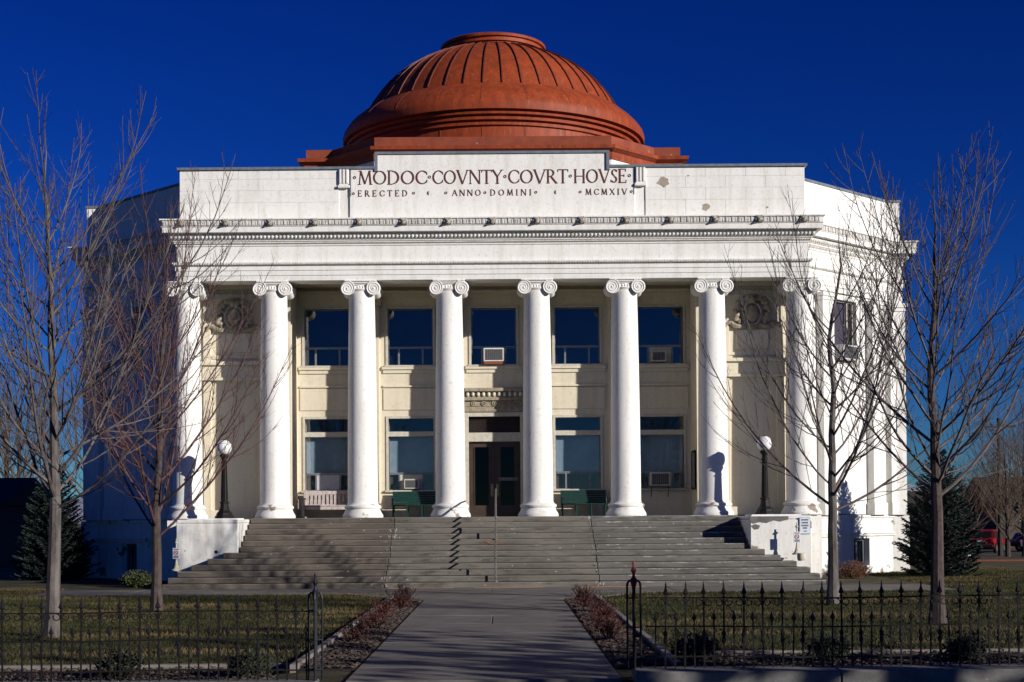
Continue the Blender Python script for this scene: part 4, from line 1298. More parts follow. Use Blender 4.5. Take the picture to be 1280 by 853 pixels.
def stand_sign(x, y, z, label, potlabel):
    e = empty('stand_sign', (x, y, z), label, 'sign', 'small white signs on conical stands')
    m = MB(); m.lathe([(0.15, 0.0), (0.15, 0.03), (0.09, 0.07), (0.05, 0.16), (0.03, 0.30), (0.022, 0.36), (0.022, 0.80), (0.05, 0.82), (0.05, 0.85), (0.02, 0.87), (0.02, 0.95)], 14)
    m.build('stand', POT, e, local=True)
    m = MB(); m.bbox(-0.10, 0.10, -0.045, -0.025, 0.36, 0.68, 0.004); m.build('plate', SIGNW, e, local=True)
    m = MB()
    for zz in (0.64, 0.40, 0.435):
        m.box(-0.075, 0.075, -0.05, -0.046, zz - 0.012, zz + 0.012)
    m.build('print', INK, e, local=True)
    m = MB(); m.tube([(0.06 * math.cos(t), -0.048, 0.535 + 0.06 * math.sin(t)) for t in [R(30 * q) for q in range(13)]], 0.012, 5)
    m.tube([(-0.04, -0.048, 0.575), (0.04, -0.048, 0.495)], 0.01, 5)
    m.build('ban_symbol', INKR, e, local=True)
stand_sign(9.02, -4.12, RH * 5, 'small white no-entry style notice on a conical stand by the right block', '')
stand_sign(-9.42, -4.3, RH * 3 - 0.001, 'small white notice on a conical stand by the left block', '')
m = MB(); m.lathe([(0.0, 0), (0.11, 0), (0.13, 0.06), (0.135, 0.16), (0.12, 0.22), (0.105, 0.23), (0.105, 0.19), (0.0, 0.19)], 16, (9.06, -4.60, RH * 4))
m.single('stone_pot', POT, 'small round pale pot on the steps beside the right stand sign', 'pot')

# ------------------------------------------------------------------ lawn edging, kerbs, mulch
for s, lab in ((-1, 'left'), (1, 'right')):
    e = bpy.data.objects.new('planting_bed', None); col.objects.link(e); e.location = (s * 2.1, -20, 0)
    tag(e, f'mulched planting bed {lab} of the path', kind='structure')
    a, b_ = (1.76, 2.52) if s > 0 else (-2.44, -1.70)
    MB().box(a, b_, -29.3, -12.35, -0.05, 0.018).build('soil', MULCH, e)
    x0 = 2.53 if s > 0 else -2.56
    y = -29.3
    while y < -12.4:
        MB().bbox(x0, x0 + 0.11, y, y + 1.78, -0.08, 0.085 + U(-.008, .008), 0.012).build('edging_block', EDGE, e)
        y += 1.80
    # kerb under the fence and the strip behind it
    k = bpy.data.objects.new('kerb', None); col.objects.link(k); k.location = (s * 6, -30.8, 0)
    tag(k, f'low concrete kerb under the {lab} iron fence', kind='structure')
    zk = 0.15 if s > 0 else 0.03
    xa = 1.86 if s > 0 else 2.0
    seg = xa
    while seg < 16:
        w1 = 2.45
        x0, x1 = (seg, seg + w1) if s > 0 else (-seg - w1, -seg)
        MB().bbox(x0 + 0.006, x1 - 0.006, -31.2, -30.55, -0.25, zk + U(-.004, .004), 0.015).build('kerb_stone', KERB, k)
        seg += w1
    m = MB().box(min(s * 2.7, s * 16), max(s * 2.7, s * 16), -30.54, -28.0, -0.25, (0.06 if s > 0 else -0.085)); m.build('fence_bed_soil', MULCH, k)
    seg = 2.7
    while seg < 16:
        x0, x1 = (seg, seg + 2.3) if s > 0 else (-seg - 2.3, -seg)
        MB().bbox(x0 + 0.005, x1 - 0.005, -27.98, -27.80, -0.2, (0.10 if s > 0 else -0.03) + U(-.006, .006), 0.012).build('edging_block', EDGE, k)
        seg += 2.3

def chips(name, boxes, n, seed, zf):
    q = np.random.default_rng(seed)
    area = [(b[1] - b[0]) * (b[3] - b[2]) for b in boxes]
    vs, fs = [], []
    for b, a in zip(boxes, area):
        m = int(n * a / sum(area))
        for _ in range(m):
            x, y = q.uniform(b[0], b[1]), q.uniform(b[2], b[3])
            z = b[4] + q.uniform(0.0, 0.03)
            an = q.uniform(0, 6.28); l, w_ = q.uniform(0.02, 0.06), q.uniform(0.008, 0.022)
            ca, sa = math.cos(an), math.sin(an)
            t = q.uniform(-0.02, 0.03)
            k = len(vs)
            vs += [(x + l * ca - w_ * sa, y + l * sa + w_ * ca, z + t), (x + l * ca + w_ * sa, y + l * sa - w_ * ca, z + t + 0.006), (x - l * ca + w_ * sa, y - l * sa - w_ * ca, z + 0.004), (x - l * ca - w_ * sa, y - l * sa + w_ * ca, z), (x, y, z + 0.022)]
            fs += [(k, k + 1, k + 4), (k + 1, k + 2, k + 4), (k + 2, k + 3, k + 4), (k + 3, k, k + 4)]
    return MB().add(vs, fs)
tag(chips('mulch', [(-2.43, -1.71, -29.2, -12.4, 0.018)], 4200, 1, 0).build('mulch', CHIP), 'wood chip mulch in the bed left of the path', 'mulch', kind='stuff')
tag(chips('mulch', [(1.77, 2.5, -29.2, -12.4, 0.018)], 4200, 2, 0).build('mulch', CHIP), 'wood chip mulch in the bed right of the path', 'mulch', kind='stuff')
tag(chips('mulch', [(2.7, 10, -30.5, -28.05, 0.06)], 3500, 3, 0).build('mulch', CHIP), 'wood chip mulch behind the right fence', 'mulch', kind='stuff')
tag(chips('mulch', [(-10, -2.7, -30.5, -28.05, -0.085)], 3500, 4, 0).build('mulch', CHIP), 'wood chip mulch behind the left fence', 'mulch', kind='stuff')

def grass(name, boxes, n, seed, label):
    q = np.random.default_rng(seed)
    area = np.array([(b[1] - b[0]) * (b[3] - b[2]) for b in boxes])
    X, Y = [], []
    for b, a in zip(boxes, area):
        m = int(n * a / area.sum())
        X.append(q.uniform(b[0], b[1], m)); Y.append(q.uniform(b[2], b[3], m))
    X, Y = np.concatenate(X), np.concatenate(Y)
    keep = np.abs(X - CAMX) < (Y + DIST) * 0.36
    X, Y = X[keep], Y[keep]
    n = len(X)
    Z = np.array([gz(x, y) for x, y in zip(X, Y)])
    a = q.uniform(0, 2 * np.pi, n); h = q.uniform(0.025, 0.075, n); wd_ = q.uniform(0.006, 0.013, n)
    lx, ly = q.normal(0, 0.03, n), q.normal(0, 0.03, n)
    V = np.zeros((n, 3, 3))
    V[:, 0] = np.stack([X - wd_ * np.cos(a), Y - wd_ * np.sin(a), Z - 0.005], 1)
    V[:, 1] = np.stack([X + wd_ * np.cos(a), Y + wd_ * np.sin(a), Z - 0.005], 1)
    V[:, 2] = np.stack([X + lx, Y + ly, Z + h], 1)
    me = bpy.data.meshes.new(name)
    me.vertices.add(3 * n); me.loops.add(3 * n); me.polygons.add(n)
    me.vertices.foreach_set('co', V.reshape(-1))
    me.loops.foreach_set('vertex_index', np.arange(3 * n, dtype=np.int32))
    me.polygons.foreach_set('loop_start', np.arange(0, 3 * n, 3, dtype=np.int32))
    me.update(calc_edges=True)
    me.materials.append(BLADE)
    tag(link(name, me), label, 'grass', kind='stuff')
grass('lawn_grass', [(-15, -2.6, -27.8, -9.0), (-16, -12.5, -9.0, -4.5)], 95000, 5, 'short dormant grass on the left lawn')
grass('lawn_grass', [(2.7, 15, -27.8, -9.0), (12.5, 19, -9.0, 8)], 115000, 6, 'short dormant grass on the right lawn')

def leaves(boxes, n, seed, label):
    q = random.Random(seed); m = MB()
    for _ in range(n):
        b = q.choice(boxes)
        x, y = q.uniform(b[0], b[1]), q.uniform(b[2], b[3])
        z = gz(x, y) + q.uniform(.03, .06); a = q.uniform(0, 6.28); l = q.uniform(.02, .045)
        ca, sa = math.cos(a) * l, math.sin(a) * l
        m.add([(x + ca, y + sa, z), (x - sa * .6, y + ca * .6, z + .012), (x - ca, y - sa, z + .004), (x + sa * .6, y - ca * .6, z + .015)], [(0, 1, 2), (0, 2, 3)])
    tag(m.build('fallen_leaves', DRYLEAF), label, 'leaves', kind='stuff')
DRYLEAF = pmat('dry_leaf', (0.19, 0.12, 0.06), (0.10, 0.06, 0.03), 15, 0.9, c3=(0.34, 0.30, 0.24), s3=8, lo3=.62, hi3=.66)
leaves([(-12, -2.8, -27.6, -9.2)], 700, 8, 'dry leaves scattered on the left lawn')
leaves([(2.8, 12, -27.6, -9.2)], 700, 9, 'dry leaves scattered on the right lawn')

# ------------------------------------------------------------------ iron fences
tall = MB()
tall.box(-0.010, 0.010, -0.010, 0.010, 0.0, 0.96)
tall.lathe([(0.0, 1.07), (0.009, 1.02), (0.011, 0.98), (0.026, 0.935), (0.034, 0.915), (0.030, 0.905), (0.012, 0.895), (0.012, 0.88), (0.022, 0.875), (0.022, 0.862), (0.011, 0.855)], 6, smooth=False)
tall.lathe([(0.010, 0.46), (0.024, 0.435), (0.028, 0.405), (0.016, 0.375), (0.028, 0.345), (0.024, 0.315), (0.010, 0.29)], 6, smooth=False)
for s in (-1, 1):
    tall.tube([(s * (0.055 + 0.042 * math.cos(t)), 0, 0.795 + 0.04 * math.sin(t)) for t in [R(90 + s * 0 + 38 * q) for q in range(9)]], 0.009, 4)
short = MB()
short.box(-0.009, 0.009, -0.009, 0.009, 0.0, 0.62)
short.lathe([(0.0, 0.70), (0.009, 0.66), (0.024, 0.62), (0.033, 0.60), (0.029, 0.592), (0.011, 0.585), (0.019, 0.575), (0.010, 0.565)], 6, smooth=False)
TM, SM = tall.mesh('picket', IRON), short.mesh('short_picket', IRON)
FY = -30.72
def fence(s, zb, label):
    e = empty('iron_fence', (s * 5.5, FY, zb), label, 'fence', 'wrought iron fences')
    xs0, n = 2.02, 44
    for z, r in ((0.85, 0.013), (0.50, 0.013), (0.13, 0.013)):
        m = MB(); pts = []
        for k in range(12):
            x = s * (xs0 + k * 10.7 / 11)
            pts.append((x, FY, zb + z + 0.012 * math.sin(k * 1.7 + s)))
        m.tube(pts, r, 4, smooth=False); m.build('rail', IRON, e)
    rt = wloc(e)
    for k in range(n):
        x = s * (xs0 + 0.24 + 0.241 * k)
        o = link('picket', TM, e, Vector((x, FY, zb)) - rt, (R(U(-1, 1)), R(U(-0.9, 0.9)), 0))
        x2 = s * (xs0 + 0.12 + 0.241 * k)
        if U(0, 1) < 0.93:
            link('short_picket', SM, e, Vector((x2, FY, zb)) - rt, (R(U(-1, 1)), R(U(-1.6, 1.6)), 0))
fence(-1, 0.03, 'black wrought iron picket fence left of the path')
fence(1, 0.15, 'black wrought iron picket fence right of the path')
def gate_post(x, zb, label, m_fin, m_pipe):
    e = empty('gate_post', (x, FY, zb), label, 'gate post', 'iron gate posts')
    for dx, dy, r in ((-0.082, 0, 0.014), (0.082, 0, 0.014), (0, 0, 0.022), (0, 0.082, 0.014), (0, -0.082, 0.014)):
        MB().tube([(dx, dy, 0), (dx, dy, 1.0)], r, 8).build('pipe', m_pipe, e, local=True)
    for a in range(4):
        d = Vector((math.cos(a * math.pi / 2), math.sin(a * math.pi / 2)))
        MB().tube([(d.x * q, d.y * q, z) for q, z in ((0.082, 1.0), (0.078, 1.04), (0.055, 1.072), (0.028, 1.06), (0.018, 1.02))], 0.016, 6).build('arch', m_pipe, e, local=True)
    m = MB()
    for z in (0.14, 0.50, 0.86):
        for p, q in (((-0.082, 0), (0, -0.082)), ((0, -0.082), (0.082, 0)), ((0.082, 0), (0, 0.082)), ((0, 0.082), (-0.082, 0))):
            m.tube([(p[0], p[1], z), (q[0], q[1], z)], 0.009, 4)
    m.build('collar', m_pipe, e, local=True)
    m = MB(); m.lathe([(0.022, 0.97), (0.035, 1.03), (0.05, 1.08), (0.025, 1.11), (0.014, 1.15), (0.02, 1.165), (0.036, 1.20), (0.02, 1.23), (0.012, 1.25), (0.016, 1.29), (0.01, 1.31), (0.0, 1.315)], 8, smooth=False)
    m.build('finial', m_fin, e, local=True)
gate_post(1.88, 0.15, 'iron gate post with red painted finial right of the path', REDIRON, IRON)
gate_post(-2.03, 0.03, 'blue-black iron gate post with dark finial left of the path', IRONB, IRONB)

# ------------------------------------------------------------------ plants
def leaf_blob(rx, ry, rz, n, size, seed, stems=6):
    q = random.Random(seed)
    mb = MB()
    lumps = [(q.uniform(-.5, .5) * rx, q.uniform(-.5, .5) * ry, q.uniform(.25, .75) * 2 * rz * 0.6, q.uniform(.45, .75)) for _ in range(9)]
    for i in range(n):
        if i % 3:
            l = q.choice(lumps)
            th, ph = q.uniform(0, 6.28), math.acos(q.uniform(-0.6, 1))
            rr = l[3] * q.uniform(0.75, 1.05)
            p = Vector((l[0] + rx * rr * math.sin(ph) * math.cos(th), l[1] + ry * rr * math.sin(ph) * math.sin(th), max(0.02, l[2] + rz * rr * math.cos(ph))))
        else:
            th, ph = q.uniform(0, 6.28), math.acos(q.uniform(-0.9, 1))
            rr = q.uniform(0.5, 1.0)
            p = Vector((rx * rr * math.sin(ph) * math.cos(th), ry * rr * math.sin(ph) * math.sin(th), max(0.02, rz + rz * rr * math.cos(ph))))
        d = Vector((q.gauss(0, 1), q.gauss(0, 1), q.gauss(0.4, 1))).normalized()
        e_ = d.orthogonal().normalized()
        s = size * q.uniform(0.6, 1.3)
        mb.add([p - e_ * s * .4, p + d * s * .5 + d.cross(e_) * s * .15, p + e_ * s * .4, p - d * s * .2], [(0, 1, 2), (0, 2, 3)])
    return mb
def bush(name, loc, r, n, size, mat, seed, label, group=None, twig=None):
    e = empty(name, loc, label, 'shrub', group)
    leaf_blob(r[0], r[1], r[2], n, size, seed).build('foliage', mat, e, local=True)
    q = random.Random(seed)
    m = MB()
    for k in range(7):
        a = q.uniform(0, 6.28)
        m.tube([(0.04 * math.cos(a), 0.04 * math.sin(a), 0), (r[0] * .35 * math.cos(a), r[1] * .35 * math.sin(a), r[2] * .8), (r[0] * .6 * math.cos(a), r[1] * .6 * math.sin(a), r[2] * 1.5)], [0.015, 0.01, 0.005], 4)
    m.build('stem', BARKD, e, local=True)
for i, (px, s, lab) in enumerate(((150, -1, 'dark round boxwood behind the left fence, farther from the path'), (312, -1, 'dark round boxwood behind the left fence, nearer the path'), (865, 1, 'dark boxwood behind the right fence nearest the red finial'),
                                  (1032, 1, 'middle dark boxwood behind the right fence'), (1205, 1, 'rightmost dark boxwood behind the right fence'))):
    yb = -29.3
    x = CAMX + (px - 629) / 1900 * (yb + DIST)
    zb = 0.06 if s > 0 else -0.085
    bush('boxwood_shrub', (x, yb, zb), (0.31 + 0.03 * (i == 2), 0.30, 0.21 + 0.03 * (i == 2)), 1500, 0.05, BOX, 20 + i, lab, 'boxwoods behind the fences')
bush('olive_shrub', (-10.75, -3.6, 0), (0.55, 0.5, 0.27), 2200, 0.07, OLIVE, 40, 'low olive green shrub left of the stairs by the wing wall')
bush('rust_brown_shrub', (11.35, -1.0, 0), (0.55, 0.5, 0.30), 2600, 0.06, RUSTY, 41, 'low rust brown shrub beside the right wing wall')

def barberry(loc, h, r, seed, label, group):
    q = random.Random(seed)
    e = empty('barberry_shrub', loc, label, 'shrub', group)
    m = MB()
    for k in range(26):
        a, t = q.uniform(0, 6.28), q.uniform(0.1, 0.9)
        hh = h * q.uniform(0.6, 1.1)
        d = Vector((math.cos(a), math.sin(a)))
        p0 = (0.05 * d.x, 0.05 * d.y, 0)
        p1 = (r * t * .5 * d.x, r * t * .5 * d.y, hh * .55)
        p2 = (r * t * d.x + q.uniform(-.03, .03), r * t * d.y + q.uniform(-.03, .03), hh)
        m.tube([p0, p1, p2], [0.007, 0.006, 0.003], 3)
        for j in range(4):
            f = q.uniform(.3, .95)
            b0 = Vector(p1).lerp(Vector(p2), f) if f > .5 else Vector(p0).lerp(Vector(p1), f * 2)
            dd = Vector((q.gauss(0, 1), q.gauss(0, 1), q.uniform(.5, 1.5))).normalized()
            m.tube([b0, b0 + dd * q.uniform(.05, .13)], [0.005, 0.002], 3)
    m.build('twigs', BARB, e, local=True)
    l = MB()
    for k in range(120):
        a, t, z = q.uniform(0, 6.28), q.uniform(0, 1) ** .6 * r, q.uniform(.05, h * .9)
        p = Vector((t * math.cos(a), t * math.sin(a), z)); d = Vector((q.gauss(0, 1), q.gauss(0, 1), q.gauss(0, 1))).normalized() * 0.018; o = d.orthogonal().normalized() * 0.012
        l.add([p - d, p + o, p + d, p - o], [(0, 1, 2, 3)])
    l.build('leaves', BARB, e, local=True)
pos = {-1: 'left', 1: 'right'}
for s in (-1, 1):
    for k in range(9):
        y = -13.2 - 1.45 * k - U(0, .35)
        x = (2.12 if s > 0 else -2.08) + U(-.14, .14)
        ordn = ['nearest the stairs', 'second from the stairs', 'third from the stairs', 'fourth from the stairs', 'fifth from the stairs', 'sixth from the stairs', 'seventh from the stairs', 'eighth from the stairs', 'nearest the fence'][k]
        barberry((x, y, 0.015), (0.38 if k < 2 else 0.30) * U(.85, 1.1) if k < 6 else U(.2, .3), U(.26, .38), 100 + k + 20 * (s > 0),
                 f'leafless reddish shrub in the bed {pos[s]} of the path, {ordn}', f'reddish shrubs in the bed {pos[s]} of the path')

def spruce(loc, H, Rr, seed, label):
    q = random.Random(seed)
    e = empty('blue_spruce', loc, label, 'spruce tree')
    MB().tube([(0, 0, 0), (0, 0, H * .5), (0, 0, H * .98)], [0.10, 0.06, 0.012], 7).build('trunk', BARKD, e, local=True)
    m = MB()
    z = 0.12
    while z < H * 0.97:
        t = z / H
        rad = Rr * (1 - t) ** 0.74 + 0.04
        if t < .12: rad *= .82
        nb = max(6, int(19 * (1 - t) + 6))
        a0 = q.uniform(0, 6.28)
        for k in range(nb):
            a = a0 + 6.283 * k / nb + q.uniform(-.2, .2)
            L = rad * q.uniform(.78, 1.12)
            d = Vector((math.cos(a), math.sin(a), 0)); up = Vector((0, 0, 1)); sd = Vector((-d.y, d.x, 0))
            slope = q.uniform(-.12, .18) + .5 * t
            ns = max(5, int(L * 15))
            for j in range(ns):
                f = (j + .5) / ns
                p = d * (L * f) + up * (z + L * f * slope - 0.10 * math.sin(f * 3.1) * L + 0.08 * f * f)
                wd_ = 0.17 * (1.05 - f) * min(1.0, L) + 0.06
                for sg in (-1, 1):
                    for r_ in range(3):
                        tip = p + sd * sg * wd_ * q.uniform(.5, 1.1) + d * q.uniform(.03, .12) + up * q.uniform(-.05, .08)
                        o = Vector((q.gauss(0, 1), q.gauss(0, 1), q.gauss(0, 1))).normalized() * 0.030
                        m.add([p - o, p + o, tip], [(0, 1, 2)])
            tip = d * (L + .06) + up * (z + L * slope + .06)
            o = up * .02
            p = d * L * .8 + up * (z + L * .8 * slope)
            m.add([p - o, p + o, tip], [(0, 1, 2)])
        z += 0.125
    m.build('crown', SPRUCE, e, local=True)
spruce((14.55, 0.35, 0), 4.15, 1.55, 3, 'blue spruce standing at the right corner of the courthouse')
spruce((-15.2, 2.9, 0), 4.0, 1.5, 4, 'blue spruce in shade at the left corner of the courthouse')

# ------------------------------------------------------------------ bare trees
def curve_pts(p, d, L, n, up, wob, q):
    pts = [p.copy()]
    d = d.normalized()
    for i in range(n):
        d = (d + Vector((0, 0, 1)) * up / n + Vector((q.gauss(0, wob), q.gauss(0, wob), q.gauss(0, wob * .5)))).normalized()
        p = p + d * (L / n)
        pts.append(p.copy())
    return pts
def at(pts, f):
    x = f * (len(pts) - 1)
    i = min(int(x), len(pts) - 2)
    return pts[i].lerp(pts[i + 1], x - i), (pts[i + 1] - pts[i]).normalized()
def bare_tree(loc, H, fork, spread, r0, nl, seed, mats, label, group, detail=1.0, name='bare_tree', lean=0.0, tips=1.0):
    q = random.Random(seed)
    e = empty(name, loc, label, 'tree', group)
    n = 16
    tp = [Vector((0, 0, -0.05))]
    wx, wy = 0, 0
    for i in range(1, n + 1):
        wx += q.gauss(lean, 0.05); wy += q.gauss(0, 0.05)
        tp.append(Vector((wx * i / n, wy * i / n, H * 0.90 * i / n)))
    tr = [r0 * (1.35 if i == 0 else 1.0) * (1 - i / n) ** 1.05 + 0.006 for i in range(n + 1)]
    MB().tube(tp, tr, 9).build('trunk', mats[0], e, local=True)
    f0 = fork / (H * .90)
    for i in range(nl):
        f = f0 + (0.78 - f0) * (max(0, i + q.uniform(-.4, .4)) / nl) ** 1.15
        p, _ = at(tp, f)
        a = i * 2.39996 + q.uniform(-.4, .4)
        rem = H - p.z
        h = (f - f0) / (1 - f0)
        tilt = R(q.uniform(48, 74) - 30 * h)
        d = Vector((math.cos(a) * math.sin(tilt), math.sin(a) * math.sin(tilt), math.cos(tilt)))
        reach = spread * (1.0 - 0.45 * h) * q.uniform(.75, 1.1)
        L = min(rem * 0.98, reach * q.uniform(1.7, 2.6))
        rl = max(0.012, r0 * (1 - f) ** 1.0 * q.uniform(.22, .37))
        ns = 10
        pts = [p.copy()]
        pp = p.copy()
        upk = q.uniform(0.7, 1.35) + 0.35 * h
        for k in range(ns):
            d = (d + Vector((0, 0, 1)) * upk / ns + Vector((q.gauss(0, .05), q.gauss(0, .05), 0))).normalized()
            pp = pp + d * (L / ns)
            pts.append(pp.copy())
        mb = MB()
        mb.tube(pts, [rl * (1 - k / ns) ** .9 + .004 for k in range(ns + 1)], 6)
        n2 = int(L / 0.20 * detail)
        for k in range(n2):
            g = 0.10 + 0.88 * (k + q.uniform(0, 1)) / n2
            p2, d2 = at(pts, min(.98, g))
            o = d2.orthogonal().normalized()
            o.rotate(Matrix.Rotation(q.uniform(0, 6.28), 3, d2))
            d3 = (d2 + o * math.tan(R(q.uniform(24, 48)))).normalized()
            L2 = (0.28 + (1 - g) * L * .5) * q.uniform(.35, 1.1) * tips
            r2 = min(rl * .5, 0.0026 + 0.0046 * L2)
            t2 = curve_pts(p2, d3, L2, 5, q.uniform(.5, 1.1), .05, q)
            mb.tube(t2, [r2 * (1 - .75 * j / 5) + .002 for j in range(6)], 4)
            n3 = int(L2 / 0.15 * detail)
            for j in range(n3):
                g3 = 0.12 + .86 * q.uniform(0, 1)
                p3, d4 = at(t2, g3)
                o = d4.orthogonal().normalized()
                o.rotate(Matrix.Rotation(q.uniform(0, 6.28), 3, d4))
                d5 = (d4 + o * .7).normalized()
                L3 = q.uniform(.06, .45) * (1.15 - .6 * g3)
                t3 = curve_pts(p3, d5, L3, 2, .35, .05, q)
                mb.tube(t3, [.0039, .0031, .0017], 3)
        mb.build('limb', mats[1], e, local=True)
    return e
TG = 'bare trees on the courthouse lawn'
def ppos(px, dist): return (CAMX + (px - 629) / 1900 * dist, dist - DIST, 0)
bare_tree(ppos(65, 26.2), 9.9, 2.2, 2.3, 0.125, 33, 55, (BARK, TWIG), 'tall bare pale-barked tree on the left lawn near the fence', TG, .85)
bare_tree(ppos(195, 33.3), 10.0, 1.6, 2.4, 0.115, 29, 62, (BARKD, TWIGR), 'bare tree with reddish twigs in front of the left columns', TG, .9, lean=0.02)
bare_tree(ppos(1040, 34.2), 9.7, 2.1, 2.8, 0.125, 25, 74, (BARK, TWIG), 'bare tree in front of the right stair block and wing', TG, .72)
bare_tree(ppos(1170, 27.7), 9.2, 2.3, 2.3, 0.13, 32, 84, (BARKD, TWIG), 'tall bare tree at the far right near the fence', TG, .85)

# ------------------------------------------------------------------ background
BG = 'bare trees behind the courthouse'
far = bare_tree((-39.6, 76, -0.75), 11.5, 1.6, 4.2, 0.22, 26, 91, (BARKD, FARTWIG), 'big brown bare tree behind the left edge of the courthouse', BG, .55, tips=1.2)
spots = [(-36.0, 88, 1.75, 40, 'bare tree close behind the left wing, half hidden'), (-46.0, 92, 1.7, 110, 'bare tree farther back at the far left edge'),
         (33, 46, 0.85, 200, 'bare tree at the far right edge beyond the side street'), (37.5, 58, 1.15, 15, 'tall bare tree beyond the side street at the right edge'),
         (26.0, 62, 0.75, 75, 'small bare tree beyond the spruce on the right'),
         (24.6, 31, 0.55, 260, 'slim bare tree just right of the blue spruce'), (28.6, 36, 0.72, 300, 'bare tree in front of the utility pole on the right')]
far.scale = (1.45, 1.45, 1.45)
for x, y, s, rz, lab in spots:
    c = copy_tree(far)
    c.location = (x, y, gz(x, y)); c.rotation_euler.z = R(rz); c.scale = (s, s, s); c['label'] = lab

def house(loc, w_, d_, h, rh, m_wall, m_roof, label, rz=0.0, wins=()):
    e = empty('house', loc, label, 'house'); e.rotation_euler.z = rz
    MB().box(-w_ / 2, w_ / 2, 0, d_, -0.3, h).build('wall', m_wall, e, local=True)
    r = MB(); o = 0.4
    vs = [(-w_ / 2 - o, -o, h), (w_ / 2 + o, -o, h), (w_ / 2 + o, d_ + o, h), (-w_ / 2 - o, d_ + o, h), (-w_ / 2 - o, d_ / 2, h + rh), (w_ / 2 + o, d_ / 2, h + rh)]
    r.add(vs, [(0, 1, 5, 4), (2, 3, 4, 5), (0, 4, 3), (1, 2, 5), (0, 3, 2, 1)])
    r.build('roof', m_roof, e, local=True)
    for u, v, ww, hh in wins:
        b = MB(); b.box(u - ww / 2 - .07, u + ww / 2 + .07, -0.05, -0.003, v - .07, v + hh + .07)
        f = b.build('window', PANELW, e, local=True)
        MB().box(u - ww / 2, u + ww / 2, -0.07, -0.052, v, v + hh).build('pane', CARGLASS, f, local=True)
    b = MB(); b.box(-w_ / 2 + 1.0, -w_ / 2 + 2.0, -0.06, -0.003, 0, 2.1); b.build('door', BRONZE, e, local=True)
house((-31, 22, -0.2), 15, 9, 3.0, 1.4, HOUSEW, ROOFD, 'low dark house in shade beyond the left lawn', wins=((2, 1.0, 1.2, 1.2), (5, 1.0, 1.2, 1.2), (-2, 1.0, 1.2, 1.2)))
house((31.0, 78, -0.75), 12, 8, 2.8, 2.0, HOUSEB, ROOFD, 'grey-blue house with white window frames behind the parked red car', wins=((-4, 0.9, 1.2, 1.3), (-1.5, .9, 1.2, 1.3), (1.5, .9, 1.4, 1.3), (4.4, .9, 1.1, 1.3)))
house((45.5, 70, -0.75), 13, 9, 3.4, 2.4, HOUSEW, ROOFD, 'dark brown house at the far right edge', wins=((-4, 0.9, 1.2, 1.3), (0, .9, 1.2, 1.3)))

def evergreen(loc, rx, rz, seed, label):
    e = empty('evergreen_tree', loc, label, 'tree', 'dark evergreens beyond the side street')
    leaf_blob(rx, rx, rz, 2600, 0.5, seed).build('crown', EVERG, e, local=True)
    MB().tube([(0, 0, -.2), (0, 0, rz * 1.4)], [.25, .1], 7).build('trunk', BARKD, e, local=True)
for x_, y_, rz_, lab_ in ((25.5, 88, 2.3, 'dark evergreen seen just beside the spruce, leftmost of the row'), (31.5, 92, 2.9, 'dark evergreen behind the left end of the grey-blue house'), (37.5, 90, 2.5, 'dark evergreen behind the right end of the grey-blue house'),
                         (43.5, 93, 3.1, 'dark evergreen between the two right-hand houses'), (50.0, 90, 2.7, 'dark evergreen at the right end of the row')):
    evergreen((x_, y_, -0.8), 4.6, rz_, int(x_), lab_)
evergreen((-40.0, 40, -0.8), 5.5, 3.2, 64, 'dark evergreen behind the shaded house on the left')

# utility pole with crossarm and wires
e = empty('utility_pole', (33.4, 52, -0.75), 'wooden utility pole with crossarm beyond the side street', 'utility pole')
MB().tube([(0, 0, 0), (0, 0, 9.2)], [0.16, 0.11], 8).build('pole', POLEW, e, local=True)
MB().box(-1.1, 1.1, -0.18, -0.08, 8.55, 8.67).build('crossarm', POLEW, e, local=True)
for x in (-1.0, -0.5, 0.5, 1.0):
    MB().lathe([(0.03, 8.67), (0.05, 8.70), (0.05, 8.78), (0.02, 8.82)], 8, (x, -0.13, 0)).build('insulator', IRON, e, local=True)
for x in (-1.0, 1.0):
    b = MB(); b.tube([(x + 60 * t * (1 if True else 0) * 0 + t * 70, -0.13 + t * 6, 8.8 - 5.5 * t * (1 - t) + t * 1.5) for t in [k / 14 for k in range(-3, 15)]], 0.012, 4); b.build('wire', IRON, e, local=True)

